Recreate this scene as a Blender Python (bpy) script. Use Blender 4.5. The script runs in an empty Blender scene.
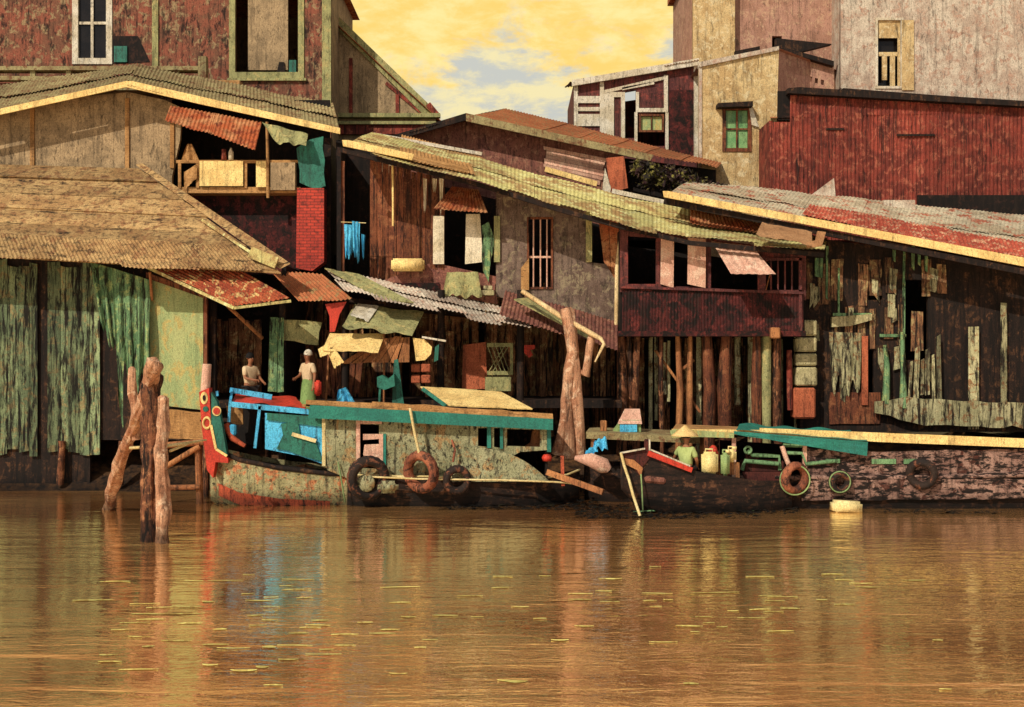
import bpy, bmesh, math, random
from mathutils import Vector, Matrix, noise
from mathutils.geometry import tessellate_polygon
R = math.radians
random.seed(7)
S = bpy.context.scene
COL = S.collection
F = 1200.0; CZ = 3.7; CX = 512.0; CY = 353.5

def W(x, y, Y):
    """a point of the river bank, Y metres across the water"""
    return Vector(((x-CX)/F*Y, Y, CZ-(y-CY)/F*Y))
def lerp(a, b, t): return a+(b-a)*t
def rnd(a, b): return random.uniform(a, b)

# ------------------------------------------------------------ materials
def lin(c):
    out = []
    for v in c:
        v = v/255.0
        out.append(v/12.92 if v <= .04045 else ((v+.055)/1.055)**2.4)
    return out
def rgba(c, k=1.0):
    l = lin(c); return (min(1, l[0]*k), min(1, l[1]*k), min(1, l[2]*k), 1)

class NT:
    def __init__(s, tree): s.t = tree
    def n(s, typ, **kw):
        nd = s.t.nodes.new(typ)
        for k, v in kw.items(): setattr(nd, k, v)
        return nd
    def l(s, a, b): s.t.links.new(a, b)
    def noise(s, vec, scale, detail=6, rough=.6, dist=0):
        nd = s.n('ShaderNodeTexNoise'); nd.inputs['Scale'].default_value = scale
        nd.inputs['Detail'].default_value = detail; nd.inputs['Roughness'].default_value = rough
        nd.inputs['Distortion'].default_value = dist
        s.l(vec, nd.inputs['Vector']); return nd.outputs['Fac']
    def ramp(s, fac, a, b, va=0.0, vb=1.0):
        nd = s.n('ShaderNodeMapRange'); nd.interpolation_type = 'SMOOTHSTEP'
        nd.inputs['From Min'].default_value = a; nd.inputs['From Max'].default_value = b
        nd.inputs['To Min'].default_value = va; nd.inputs['To Max'].default_value = vb
        s.l(fac, nd.inputs['Value']); return nd.outputs['Result']
    def mix(s, fac, a, b, blend='MIX'):
        nd = s.n('ShaderNodeMix', data_type='RGBA', blend_type=blend)
        if isinstance(fac, (int, float)): nd.inputs[0].default_value = fac
        else: s.l(fac, nd.inputs[0])
        for v, i in ((a, 6), (b, 7)):
            if isinstance(v, (tuple, list)): nd.inputs[i].default_value = v
            else: s.l(v, nd.inputs[i])
        return nd.outputs[2]
    def math(s, op, a, b=0.0):
        nd = s.n('ShaderNodeMath', operation=op)
        for v, i in ((a, 0), (b, 1)):
            if isinstance(v, (int, float)): nd.inputs[i].default_value = v
            else: s.l(v, nd.inputs[i])
        return nd.outputs[0]

MATS = {}
def M(name, base, alt=None, dark=(22, 16, 12), grime=.55, cut=.52, scale=1.6, stretch=(1, 1, 1), gs=(2.2, 2.2, .7),
      rough=.85, bump=.35, metal=0.0, third=None, speck=.3, k=1.0, soft=.1):
    if grime > .22: grime = min(.97, grime*1.2); cut -= .025
    m = bpy.data.materials.new(name); m.use_nodes = True
    t = m.node_tree; t.nodes.clear(); N = NT(t)
    out = N.n('ShaderNodeOutputMaterial'); bs = N.n('ShaderNodeBsdfPrincipled')
    N.l(bs.outputs[0], out.inputs[0])
    tc = N.n('ShaderNodeTexCoord'); oi = N.n('ShaderNodeObjectInfo')
    sc = N.n('ShaderNodeVectorMath', operation='MULTIPLY_ADD')
    cb = N.n('ShaderNodeCombineXYZ')
    for i in range(3): N.l(oi.outputs['Random'], cb.inputs[i])
    sc.inputs[1].default_value = (37, 53, 71)
    N.l(cb.outputs[0], sc.inputs[0]); N.l(tc.outputs['Object'], sc.inputs[2])
    def mp(s):
        nd = N.n('ShaderNodeMapping'); nd.inputs['Scale'].default_value = s
        N.l(sc.outputs[0], nd.inputs['Vector']); return nd.outputs[0]
    alt = alt or tuple(int(v*.7) for v in base)
    n1 = N.noise(mp(stretch), scale, 7, .62, .3)
    c = N.mix(N.ramp(n1, .40, .60), rgba(base, k), rgba(alt, k))
    if third:
        n4 = N.noise(mp(tuple(v*1.3+.2 for v in stretch)), scale*1.7, 8, .7, .6)
        c = N.mix(N.ramp(n4, .52, .60), c, rgba(third, k))
    at = N.n('ShaderNodeAttribute'); at.attribute_name = 'tone'
    tv = N.math('ADD', at.outputs['Fac'], 1.0)
    g2 = N.noise(mp(gs), 2.6, 12, .74, .4)
    c = N.mix(N.math('MULTIPLY', N.ramp(g2, cut, cut+soft), grime), c, rgba(dark))
    g3 = N.noise(mp(tuple(v*1.2+.3 for v in gs)), 7.5, 10, .78, .3)
    c = N.mix(N.math('MULTIPLY', N.ramp(g3, .54, .60), min(.8, grime*1.0)), c, rgba(dark))
    st = N.noise(mp((3.6, 3.6, .22)), 2.2, 8, .68, .2)
    c = N.mix(N.math('MULTIPLY', N.ramp(st, .50, .66), grime*.75), c, rgba(tuple(int(v*1.6) for v in dark)))
    n3 = N.noise(mp((1, 1, 1)), 34, 5, .7)
    sp = N.ramp(n3, .3, .7, 1-speck, 1+speck)
    tv = N.math('MULTIPLY', tv, sp)
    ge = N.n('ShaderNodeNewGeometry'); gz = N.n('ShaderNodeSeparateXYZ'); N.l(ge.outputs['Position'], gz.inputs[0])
    wet = 1.0 if name in ('glint_yellow', 'foam', 'engine_green', 'rope') else N.ramp(N.math('ADD', gz.outputs['Z'], N.math('MULTIPLY', g2, -.55)), -.22, .26, .30, 1.0)
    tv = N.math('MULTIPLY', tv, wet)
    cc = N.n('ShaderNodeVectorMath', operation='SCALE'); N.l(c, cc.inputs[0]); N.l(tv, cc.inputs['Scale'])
    N.l(cc.outputs[0], bs.inputs['Base Color'])
    bs.inputs['Roughness'].default_value = rough; bs.inputs['Metallic'].default_value = metal
    bs.inputs['Specular IOR Level'].default_value = .25
    bp = N.n('ShaderNodeBump'); bp.inputs['Strength'].default_value = bump; bp.inputs['Distance'].default_value = .02
    hh = N.math('ADD', N.math('ADD', N.math('MULTIPLY', g2, -1.2), N.math('MULTIPLY', g3, -.7)), N.math('MULTIPLY', n3, .5))
    N.l(hh, bp.inputs['Height']); N.l(bp.outputs[0], bs.inputs['Normal'])
    MATS[name] = m; return m

V = (3.2, 3.2, .35)   # vertical streaks
H = (.45, 2, 3.5)     # horizontal grain
M('plaster_beige', (168, 142, 106), (140, 118, 88), grime=.5, cut=.57)
M('terracotta_plaster', (140, 80, 60), (112, 74, 55), third=(150, 125, 90), grime=.75, cut=.53)
M('olive_tin', (156, 142, 98), (138, 118, 80), third=(120, 84, 56), grime=.45, cut=.58)
M('cream_paint', (240, 208, 134), (222, 186, 116), grime=.4, cut=.62, bump=.2)
M('rust_tin', (166, 84, 46), (184, 128, 84), third=(120, 54, 32), grime=.4, cut=.57)
M('thatch_board', (180, 146, 96), (156, 120, 76), third=(140, 100, 64), grime=.75, cut=.56, gs=(.5, 3, 3))
M('awning_rust', (172, 84, 50), (150, 66, 40), third=(206, 170, 108), grime=.6, cut=.57)
M('green_cloth', (118, 150, 104), (90, 124, 84), third=(150, 164, 104), grime=.8, cut=.52, gs=V)
M('olive_door', (170, 174, 116), (148, 162, 108), third=(180, 162, 98), grime=.25, cut=.62, gs=V, stretch=(1, 1, .5))
M('tan_board', (182, 136, 84), (160, 116, 68), grime=.45, cut=.57, gs=H)
M('teal_paint', (48, 116, 96), (40, 98, 82), grime=.5, cut=.58, rough=.6)
M('fascia_teal', (44, 122, 104), (38, 106, 92), grime=.25, cut=.64, rough=.6)
M('blue_paint', (86, 184, 220), (70, 164, 204), grime=.7, cut=.62, rough=.6)
M('dark_wood', (46, 30, 22), (34, 24, 18), third=(84, 56, 36), grime=.8, cut=.48, gs=V)
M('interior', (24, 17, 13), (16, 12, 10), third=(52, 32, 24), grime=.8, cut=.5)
M('brown_plank', (122, 70, 44), (98, 54, 36), third=(134, 84, 54), grime=.75, cut=.53, gs=V)
M('purple_plank', (104, 58, 52), (84, 46, 44), third=(128, 62, 54), grime=.6, cut=.54, gs=V)
M('grey_wall', (120, 100, 86), (100, 80, 68), third=(140, 124, 98), grime=.5, cut=.54)
M('main_roof', (196, 186, 118), (158, 124, 78), third=(210, 204, 142), grime=.45, cut=.6, scale=1.1)
M('orange_tin', (178, 108, 68), (160, 92, 56), third=(150, 118, 76), grime=.3, cut=.6)
M('gable_board', (132, 84, 68), (112, 68, 58), third=(148, 104, 82), grime=.55, cut=.55)
M('white_paint', (214, 204, 182), (194, 180, 152), grime=.5, cut=.58)
M('ochre_plaster', (200, 174, 124), (180, 150, 102), third=(208, 188, 144), grime=.45, cut=.58)
M('pink_plaster', (172, 130, 110), (154, 114, 94), third=(182, 146, 118), grime=.4, cut=.58)
M('white_plaster', (198, 184, 162), (174, 154, 134), third=(176, 144, 122), grime=.45, cut=.56)
M('red_tin', (142, 62, 47), (106, 46, 36), third=(160, 88, 66), grime=.7, cut=.55, gs=V)
M('maroon_tin', (82, 32, 28), (56, 24, 22), third=(100, 42, 36), grime=.92, cut=.49, gs=(1.4, 1.4, 1.1))
M('shutter_pink', (212, 166, 140), (196, 146, 122), third=(220, 184, 156), grime=.35, cut=.6, gs=V)
M('pale_hull', (168, 160, 116), (146, 138, 96), third=(186, 120, 78), grime=.75, cut=.54, gs=(3.4, 3.4, 4.6), soft=.12)
M('mossy_hull', (158, 154, 116), (134, 132, 96), third=(158, 128, 84), grime=.8, cut=.53, gs=(4.6, 4.6, 2.6), soft=.12)
M('barge_hull', (158, 124, 108), (124, 92, 80), third=(76, 42, 32), grime=.9, cut=.51, gs=(1.2, 2.4, 3.5), soft=.05)
M('dark_hull', (52, 34, 26), (36, 26, 20), third=(96, 64, 44), grime=.85, cut=.5, gs=H)
M('red_paint', (198, 62, 42), (172, 54, 38), grime=.35, cut=.6, rough=.55)
M('orange_hull', (184, 84, 54), (156, 72, 44), grime=.75, cut=.57)
M('olive_paint', (160, 156, 104), (140, 136, 90), third=(176, 160, 104), grime=.5, cut=.57)
M('log_bark', (196, 146, 110), (170, 116, 84), third=(218, 178, 142), grime=.55, cut=.56, gs=(3, 3, .5), bump=.9)
M('log_dark', (128, 78, 50), (90, 54, 36), third=(168, 114, 76), grime=.9, cut=.5, gs=(3, 3, .4), bump=.9)
M('rubber', (34, 27, 24), (48, 36, 29), third=(118, 72, 50), grime=.3, cut=.6, bump=.5)
M('rubber_rust', (160, 96, 66), (130, 74, 52), third=(72, 46, 36), grime=.7, cut=.56, bump=.5)
M('rope', (226, 206, 150), (200, 176, 118), grime=.2, cut=.65)
M('rope_green', (146, 166, 104), (120, 140, 90), grime=.2, cut=.65)
M('white_cloth', (222, 208, 178), (200, 184, 150), grime=.3, cut=.62)
M('plastic_cream', (232, 212, 144), (220, 196, 126), grime=.25, cut=.64, rough=.5, bump=.1)
M('wood_tan', (176, 118, 72), (148, 94, 58), grime=.6, cut=.55, gs=V)
M('mud', (96, 66, 40), (66, 46, 30), third=(44, 32, 24), grime=.7, cut=.52, gs=(1.5, 1.5, 1.5), rough=.6)
M('skin_tone', (150, 98, 66), (138, 88, 60), grime=0, speck=.08, bump=.05, rough=.6)
M('shirt_green', (176, 188, 118), (162, 174, 106), grime=.15, cut=.65, speck=.1)
M('shirt_cream', (214, 186, 146), (198, 168, 128), grime=.15, cut=.65, speck=.1)
M('skirt_green', (134, 158, 92), (112, 138, 78), grime=.3, cut=.6, speck=.1)
M('trousers_dark', (44, 38, 36), (34, 30, 30), grime=.2, cut=.6, speck=.1)
M('hair_black', (18, 14, 12), (26, 20, 16), grime=0)
M('straw_hat', (226, 192, 128), (206, 168, 104), grime=.2, cut=.62, gs=(4, 4, 4))
M('glass_green', (104, 150, 96), (132, 168, 110), grime=.4, cut=.56, rough=.25, bump=.05)
M('glass_dark', (20, 18, 18), (30, 26, 24), grime=.2, rough=.15, bump=.05)
M('leaf_dark', (36, 34, 24), (52, 30, 32), third=(120, 112, 50), grime=.4, cut=.52, bump=.1)
M('pole_pale', (228, 200, 148), (200, 168, 118), grime=.35, cut=.6, gs=V)
M('glint_yellow', (226, 214, 124), (206, 186, 100), third=(180, 150, 80), grime=.2, cut=.6, bump=.1)  # colour of the modelled ripple glints, light given as yellow
M('weed_dark', (34, 28, 18), (46, 32, 20), third=(70, 66, 34), grime=.4)
M('tarp_brown', (172, 128, 88), (150, 108, 72), grime=.35, cut=.6)
M('foam', (234, 212, 148), (222, 196, 130), grime=.25, cut=.64)
M('engine_green', (122, 156, 108), (98, 132, 90), grime=.55, cut=.55)
M('red_sheet', (182, 82, 60), (156, 66, 48), third=(206, 158, 122), grime=.5, cut=.56)
M('back_plank', (168, 112, 74), (130, 86, 58), third=(188, 154, 104), grime=.9, cut=.5, gs=V)
M('green_plank', (140, 154, 110), (108, 124, 90), third=(150, 136, 92), grime=.97, cut=.49, gs=V)
M('patched_tin', (200, 186, 156), (176, 158, 128), third=(172, 96, 70), grime=.5, cut=.56, scale=.8)
M('worn_plank', (138, 96, 64), (108, 74, 50), third=(150, 126, 84), grime=.95, cut=.5, gs=V)
M('pale_worn', (176, 168, 126), (146, 140, 102), third=(134, 100, 66), grime=.95, cut=.51, gs=V)
M('pale_stone', (178, 166, 122), (158, 146, 104), third=(190, 176, 132), grime=.55, cut=.55)
M('terracotta_block', (184, 100, 66), (164, 86, 56), grime=.5, cut=.56)
M('maroon_hull', (84, 40, 32), (66, 32, 27), grime=.6, cut=.55)

def brick_mat():
    m = bpy.data.materials.new('brick_red'); m.use_nodes = True
    t = m.node_tree; t.nodes.clear(); N = NT(t)
    out = N.n('ShaderNodeOutputMaterial'); bs = N.n('ShaderNodeBsdfPrincipled'); N.l(bs.outputs[0], out.inputs[0])
    tc = N.n('ShaderNodeTexCoord'); mp = N.n('ShaderNodeMapping'); mp.inputs['Rotation'].default_value = (R(90), 0, 0)
    N.l(tc.outputs['Object'], mp.inputs['Vector'])
    b = N.n('ShaderNodeTexBrick'); N.l(mp.outputs[0], b.inputs['Vector'])
    b.inputs['Scale'].default_value = 1; b.inputs['Brick Width'].default_value = .21; b.inputs['Row Height'].default_value = .085
    b.inputs['Mortar Size'].default_value = .009; b.inputs['Color1'].default_value = rgba((196, 66, 46))
    b.inputs['Color2'].default_value = rgba((166, 54, 40)); b.inputs['Mortar'].default_value = rgba((110, 46, 36))
    n = N.noise(tc.outputs['Object'], 5, 9, .7)
    N.l(N.mix(N.math('MULTIPLY', N.ramp(n, .5, .66), .6), b.outputs['Color'], rgba((60, 28, 22))), bs.inputs['Base Color'])
    bs.inputs['Roughness'].default_value = .9
    bp = N.n('ShaderNodeBump'); bp.inputs['Strength'].default_value = .6; bp.inputs['Distance'].default_value = .01; bp.invert = True
    N.l(b.outputs['Fac'], bp.inputs['Height']); N.l(bp.outputs[0], bs.inputs['Normal'])
    MATS['brick_red'] = m
brick_mat()

def water_mat():
    m = bpy.data.materials.new('muddy_water'); m.use_nodes = True
    t = m.node_tree; t.nodes.clear(); N = NT(t)
    out = N.n('ShaderNodeOutputMaterial'); bs = N.n('ShaderNodeBsdfPrincipled'); N.l(bs.outputs[0], out.inputs[0])
    tc = N.n('ShaderNodeTexCoord')
    def mp(s):
        nd = N.n('ShaderNodeMapping'); nd.inputs['Scale'].default_value = s
        N.l(tc.outputs['Object'], nd.inputs['Vector']); return nd.outputs[0]
    n1 = N.noise(mp((.5, .8, 1)), .35, 3, .5, .4)
    N.l(N.mix(N.ramp(n1, .38, .64), rgba((228, 168, 104)), rgba((196, 132, 80))), bs.inputs['Base Color'])
    bs.inputs['Roughness'].default_value = .2; bs.inputs['IOR'].default_value = 1.33
    w0 = N.noise(mp((.3, .5, 1)), .5, 2, .5, .5)
    w1 = N.noise(mp((.34, 1.5, 1)), 1.3, 2, .5, .6)
    w2 = N.noise(mp((.7, 1.9, 1)), 4.2, 3, .55, .7)
    w3 = N.noise(mp((.8, 1.6, 1)), 13, 2, .5, .3)
    gate = N.ramp(w0, .35, .65, .45, 1.0)
    h = N.math('ADD', N.math('MULTIPLY', w1, 1.1), N.math('ADD', N.math('MULTIPLY', w2, .42), N.math('MULTIPLY', w3, .09)))
    bp = N.n('ShaderNodeBump'); bp.inputs['Strength'].default_value = 1.0; bp.inputs['Distance'].default_value = .030
    N.l(N.math('MULTIPLY', h, gate), bp.inputs['Height']); N.l(bp.outputs[0], bs.inputs['Normal'])
    gl = N.n('ShaderNodeBsdfGlossy'); gl.inputs['Color'].default_value = (1, .90, .70, 1); gl.inputs['Roughness'].default_value = .03
    N.l(bp.outputs[0], gl.inputs['Normal'])
    lw = N.n('ShaderNodeLayerWeight'); lw.inputs['Blend'].default_value = .3; N.l(bp.outputs[0], lw.inputs['Normal'])
    mx = N.n('ShaderNodeMixShader'); N.l(N.ramp(lw.outputs['Facing'], .32, .70, .25, .86), mx.inputs[0])
    N.l(bs.outputs[0], mx.inputs[1]); N.l(gl.outputs[0], mx.inputs[2]); N.l(mx.outputs[0], out.inputs[0])
    MATS['muddy_water'] = m
water_mat()

# ------------------------------------------------------------ mesh builder
class MB:
    def __init__(s): s.v = []; s.f = []; s.t = []; s.sm = []; s.starts = []; s.depth = 0
    def add(s, vs, fs, tone=0.0, smooth=False):
        o = len(s.v); s.v += [Vector(v) for v in vs]
        for f in fs: s.f.append([i+o for i in f]); s.t.append(tone); s.sm.append(smooth)
        return s
    def prism(s, pts, off, tone=0.0, holes=()):
        loops = [list(pts)]+[list(h) for h in holes]
        flat = [p for l in loops for p in l]
        off = Vector(off); n = len(flat)
        if holes: tris = [list(t) for t in tessellate_polygon(loops)]
        elif len(pts) > 4: tris = [list(t) for t in tessellate_polygon(loops)]
        else: tris = [list(range(n))]
        fs = [t for t in tris]+[[i+n for i in reversed(t)] for t in tris]
        b = 0
        for l in loops:
            k = len(l)
            for i in range(k):
                j = (i+1) % k; fs.append([b+j, b+i, b+i+n, b+j+n])
            b += k
        return s.add(flat+[p+off for p in flat], fs, tone)
    def panel(s, pts, Y, th=.1, holes=(), jit=0.0, tone=0.0):
        """outline drawn on the upright plane Y metres away; each point may bring its own Y"""
        w = [W(p[0], p[1], p[2] if len(p) > 2 else Y) for p in pts]
        if jit:
            w2 = []
            for i, p in enumerate(w):
                q = w[(i+1) % len(w)]; k = max(1, int((q-p).length/.3))
                for j in range(k):
                    r = p.lerp(q, j/k); a = jit if j else jit*.5
                    w2.append(r+Vector((rnd(-a, a), 0, rnd(-a, a))))
            w = w2
        hs = [[W(p[0], p[1], Y) for p in h] for h in holes]
        return s.prism(w, (0, th, 0), tone, hs)
    def rect(s, x0, y0, x1, y1, Y, th=.08, tone=0.0, jit=0.0):
        return s.panel([(x0, y0), (x1, y0), (x1, y1), (x0, y1)], Y, th, jit=jit, tone=tone)
    def box(s, c, size, rot=(0, 0, 0), bev=.015, tone=0.0, seg=1):
        bm = bmesh.new(); bmesh.ops.create_cube(bm, size=1)
        bmesh.ops.scale(bm, vec=size, verts=bm.verts)
        if bev: bmesh.ops.bevel(bm, geom=bm.edges[:], offset=min(bev, min(size)*.45), segments=seg, affect='EDGES')
        from mathutils import Euler
        mt = Matrix.Translation(Vector(c)) @ Euler(rot).to_matrix().to_4x4()
        bm.verts.index_update()
        s.add([mt @ v.co for v in bm.verts], [[v.index for v in f.verts] for f in bm.faces], tone, seg > 1)
        bm.free(); return s
    def tube(s, path, rad, n=8, nz=0.0, tone=0.0, cap=True, seed=0):
        path = [Vector(p) for p in path]; k = len(path)
        if not isinstance(rad, (list, tuple)): rad = [rad]*k
        vs = []; fs = []
        up = Vector((0, 1, 0)) if abs((path[-1]-path[0]).normalized().y) < .9 else Vector((0, 0, 1))
        for i, p in enumerate(path):
            d = (path[min(i+1, k-1)]-path[max(i-1, 0)]).normalized()
            a = d.cross(up).normalized(); b = d.cross(a).normalized()
            for j in range(n):
                th = 2*math.pi*j/n; dr = a*math.cos(th)+b*math.sin(th)
                r = rad[i]
                if nz: r *= 1+nz*noise.noise(p*2.5+dr*1.3+Vector((seed*7.1, 0, 0)))+(nz*.5*noise.noise(dr*4.5+p*.6+Vector((seed*3.1, 5, 0))) if n > 9 else 0)
                vs.append(p+dr*r)
        for i in range(k-1):
            for j in range(n):
                fs.append([i*n+j, i*n+(j+1) % n, (i+1)*n+(j+1) % n, (i+1)*n+j])
        s.add(vs, fs, tone, True)
        if cap: s.add(vs[:n], [list(range(n))], tone); s.add(vs[-n:], [list(range(n))[::-1]], tone)
        return s
    def bar(s, a, b, w, d, tone=0.0):
        """straight squared timber from a to b"""
        a = Vector(a); b = Vector(b); dr = (b-a).normalized()
        up = Vector((0, 1, 0)) if abs(dr.y) < .9 else Vector((0, 0, 1))
        u = dr.cross(up).normalized()*w/2; v = dr.cross(u).normalized()*d/2
        vs = [p+x for p in (a, b) for x in (u+v, u-v, -u-v, -u+v)]
        return s.add(vs, [[0, 1, 2, 3], [7, 6, 5, 4], [0, 4, 5, 1], [1, 5, 6, 2], [2, 6, 7, 3], [3, 7, 4, 0]], tone)
    def corr(s, A, B, C, D, period=.11, amp=.018, cols=1, rows=1, jit=.02, tvar=.18, lift=.012, ragged=.06):
        """overlapping corrugated sheets on the slope A,B (eave) - C,D (top)"""
        A, B, C, D = map(Vector, (A, B, C, D))
        nrm = (B-A).cross(D-A).normalized()
        if nrm.z < 0: nrm = -nrm
        for c in range(cols):
            for r in range(rows):
                u0 = c/cols-.02+rnd(-.5, .5)*jit/cols; u1 = (c+1)/cols+.03/cols
                v0 = r/rows-(.04 if r else 0)+(rnd(-ragged, ragged)/rows if r == 0 else rnd(-.03, .03)); v1 = (r+1)/rows+.02
                if c == 0: u0 = 0
                if c == cols-1: u1 = 1
                if r == rows-1: v1 = 1+rnd(-.02, .0)
                wid = (A.lerp(B, u1)-A.lerp(B, u0)).length
                nu = max(2, int(wid/period*5)); nv = 3
                vs = []; fs = []
                sk = rnd(-.012, .012)
                for j in range(nv+1):
                    for i in range(nu+1):
                        u = lerp(u0, u1, i/nu); v = lerp(v0, v1, j/nv)
                        p = A.lerp(B, u+sk*(j/nv)/cols).lerp(D.lerp(C, u+sk*(j/nv)/cols), v)
                        h = amp*math.sin(2*math.pi*wid*i/nu/period)+(1-j/nv)*lift*(1+r % 2)+(c % 2)*.008
                        h += .05*noise.noise(p*.9)+.03*noise.noise(p*2.3)*(1-j/nv)
                        vs.append(p+nrm*h)
                for j in range(nv):
                    for i in range(nu):
                        a = j*(nu+1)+i; fs.append([a, a+1, a+nu+2, a+nu+1])
                s.add(vs, fs, rnd(-tvar, tvar), True)
        return s
    def planks(s, A, B, C, D, n, vert=True, th=.03, gap=.012, jl=.05, tvar=.25, dj=.012, drop=0.0):
        """boards on the quad TL,TR,BR,BL; vertical boards run TL-BL"""
        A, B, C, D = map(Vector, (A, B, C, D))
        if not vert: A, B, C, D = D, A, B, C
        nrm = (B-A).cross(D-A).normalized()
        if nrm.y < 0: nrm = -nrm
        ws = [rnd(.7, 1.3) for _ in range(n)]; tot = sum(ws); acc = 0
        Wd = (B-A).length; L = (D-A).length
        for w in ws:
            u0 = acc/tot; acc += w; u1 = acc/tot-gap/Wd
            if random.random() < drop: continue
            t0 = rnd(-jl, jl)/L; t1 = 1+rnd(-jl, jl)/L; sk = rnd(-.008, .008)
            o = nrm*rnd(0, dj)
            pts = [A.lerp(B, u0).lerp(D.lerp(C, u0), t0), A.lerp(B, u1).lerp(D.lerp(C, u1), t0+rnd(-.01, .01)),
                   A.lerp(B, u1+sk/Wd).lerp(D.lerp(C, u1+sk/Wd), t1), A.lerp(B, u0+sk/Wd).lerp(D.lerp(C, u0+sk/Wd), t1+rnd(-.01, .01))]
            s.prism([p+o for p in pts], nrm*th, rnd(-tvar, tvar))
        return s
    def cloth(s, A, B, C, D, folds=3, amp=.04, ragged=.04, nu=44, nv=24, th=0, sag=0.0, seed=0):
        A, B, C, D = map(Vector, (A, B, C, D)); nrm = (B-A).cross(D-A).normalized()
        vs = []; fs = []
        for j in range(nv+1):
            for i in range(nu+1):
                u = i/nu; v = j/nv
                vv = v*(1+ragged*noise.noise(Vector((u*6, seed*3.3, 0)))*2)
                p = A.lerp(B, u).lerp(D.lerp(C, u), vv)
                a = amp*(math.sin(u*folds*2*math.pi+seed+1.5*noise.noise(Vector((u*2, v*2, seed))))*(.35+.65*v))
                a += amp*.8*noise.noise(Vector((u*3, v*3, seed+5)))
                p = p+nrm*a+Vector((0, 0, -sag*4*u*(1-u)*(1 if v < .5 else 1)))
                vs.append(p)
        for j in range(nv):
            for i in range(nu):
                a = j*(nu+1)+i; fs.append([a, a+1, a+nu+2, a+nu+1])
        return s.add(vs, fs, 0, True)
    def lathe(s, prof, c, n=20, axis='z', tone=0.0, sq=1.0):
        c = Vector(c); vs = []; fs = []
        for r, h in prof:
            for j in range(n):
                th = 2*math.pi*j/n; x, y = r*math.cos(th), r*math.sin(th)*sq
                vs.append(c+(Vector((x, y, h)) if axis == 'z' else Vector((x, h, y)) if axis == 'y' else Vector((h, x, y))))
        for i in range(len(prof)-1):
            for j in range(n): fs.append([i*n+j, i*n+(j+1) % n, (i+1)*n+(j+1) % n, (i+1)*n+j])
        return s.add(vs, fs, tone, True)
    def torus(s, c, Rr, r, tilt=(0, 0, 0), n=60, m=12, sx=1.0):
        from mathutils import Euler
        mt = Euler(tilt).to_matrix(); vs = []; fs = []
        for i in range(n):
            a = 2*math.pi*i/n
            for j in range(m):
                b = 2*math.pi*j/m
                rr_ = r*(1-(.10 if i % 3 == 0 and math.cos(b) > .2 else 0)); p = Vector(((Rr+rr_*math.cos(b))*math.cos(a)*sx, rr_*1.25*math.sin(b), (Rr+rr_*math.cos(b))*math.sin(a)))
                vs.append(Vector(c)+mt @ p)
        for i in range(n):
            for j in range(m): fs.append([i*m+j, ((i+1) % n)*m+j, ((i+1) % n)*m+(j+1) % m, i*m+(j+1) % m])
        return s.add(vs, fs, 0, True)
    def obj(s, name, mat, parent=None, label=None, local=False):
        me = bpy.data.meshes.new(name)
        root = parent
        while root is not None and root.parent is not None: root = root.parent
        o0 = root.location if (root is not None and not local) else Vector((0, 0, 0))
        vs = s.v
        if root is None and not local:
            o0 = sum(vs, Vector())/len(vs); o0 = Vector((o0.x, o0.y, min(v.z for v in vs)))
        me.from_pydata([v-o0 for v in vs], [], s.f)
        at = me.attributes.new('tone', 'FLOAT', 'FACE'); at.data.foreach_set('value', s.t)
        me.polygons.foreach_set('use_smooth', s.sm)
        bm = bmesh.new(); bm.from_mesh(me); bmesh.ops.recalc_face_normals(bm, faces=bm.faces); bm.to_mesh(me); bm.free()
        me.materials.append(MATS[mat] if isinstance(mat, str) else mat)
        o = bpy.data.objects.new(name, me); COL.objects.link(o)
        if parent is not None: o.parent = parent
        elif not local: o.location = o0
        if label: o['label'] = label
        return o

def _piece(fn):
    def g(s, *a, **k):
        if s.depth == 0: s.starts.append((len(s.v), len(s.f)))
        s.depth += 1
        try: return fn(s, *a, **k)
        finally: s.depth -= 1
    return g
for _n in ('prism', 'panel', 'rect', 'box', 'tube', 'bar', 'lathe', 'torus', 'corr', 'planks', 'cloth'): setattr(MB, _n, _piece(getattr(MB, _n)))
def _objs(s, name, mat, parent=None):
    """one object per piece"""
    st = s.starts+[(len(s.v), len(s.f))]; r = []
    for (a, b), (c, d) in zip(st[:-1], st[1:]):
        m = MB(); m.v = s.v[a:c]; m.f = [[i-a for i in f] for f in s.f[b:d]]; m.t = s.t[b:d]; m.sm = s.sm[b:d]
        r.append(m.obj(name, mat, parent))
    return r
MB.objs = _objs
def tag(o, label, cat, group=None, kind=None):
    o['label'] = label; o['category'] = cat
    if group: o['group'] = group
    if kind: o['kind'] = kind
    return o
def thing(name, label, cat, loc, group=None):
    o = bpy.data.objects.new(name, None); COL.objects.link(o); o.location = Vector(loc)
    o.empty_display_size = .2
    return tag(o, label, cat, group)
def shell(parent, x0, x1, yl, yr, yb, Yf, Yb, mat, name='side_wall', th=.12):
    """side walls and back wall behind the front at Yf"""
    a, b = W(x0, yl, Yf), W(x1, yr, Yf); zb = W(0, yb, Yf).z
    def q(p): return [Vector((p.x, Yf+.14, zb)), Vector((p.x, Yb, zb)), Vector((p.x, Yb, p.z)), Vector((p.x, Yf+.14, p.z))]
    m = MB(); m.prism(q(a), (th, 0, 0)); m.prism(q(b), (-th, 0, 0))
    m.prism([Vector((a.x, Yb+.01, zb)), Vector((b.x, Yb+.01, zb)), Vector((b.x, Yb+.01, b.z)), Vector((a.x, Yb+.01, a.z))], (0, th, 0))
    return m.obj(name, mat, parent)
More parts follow.
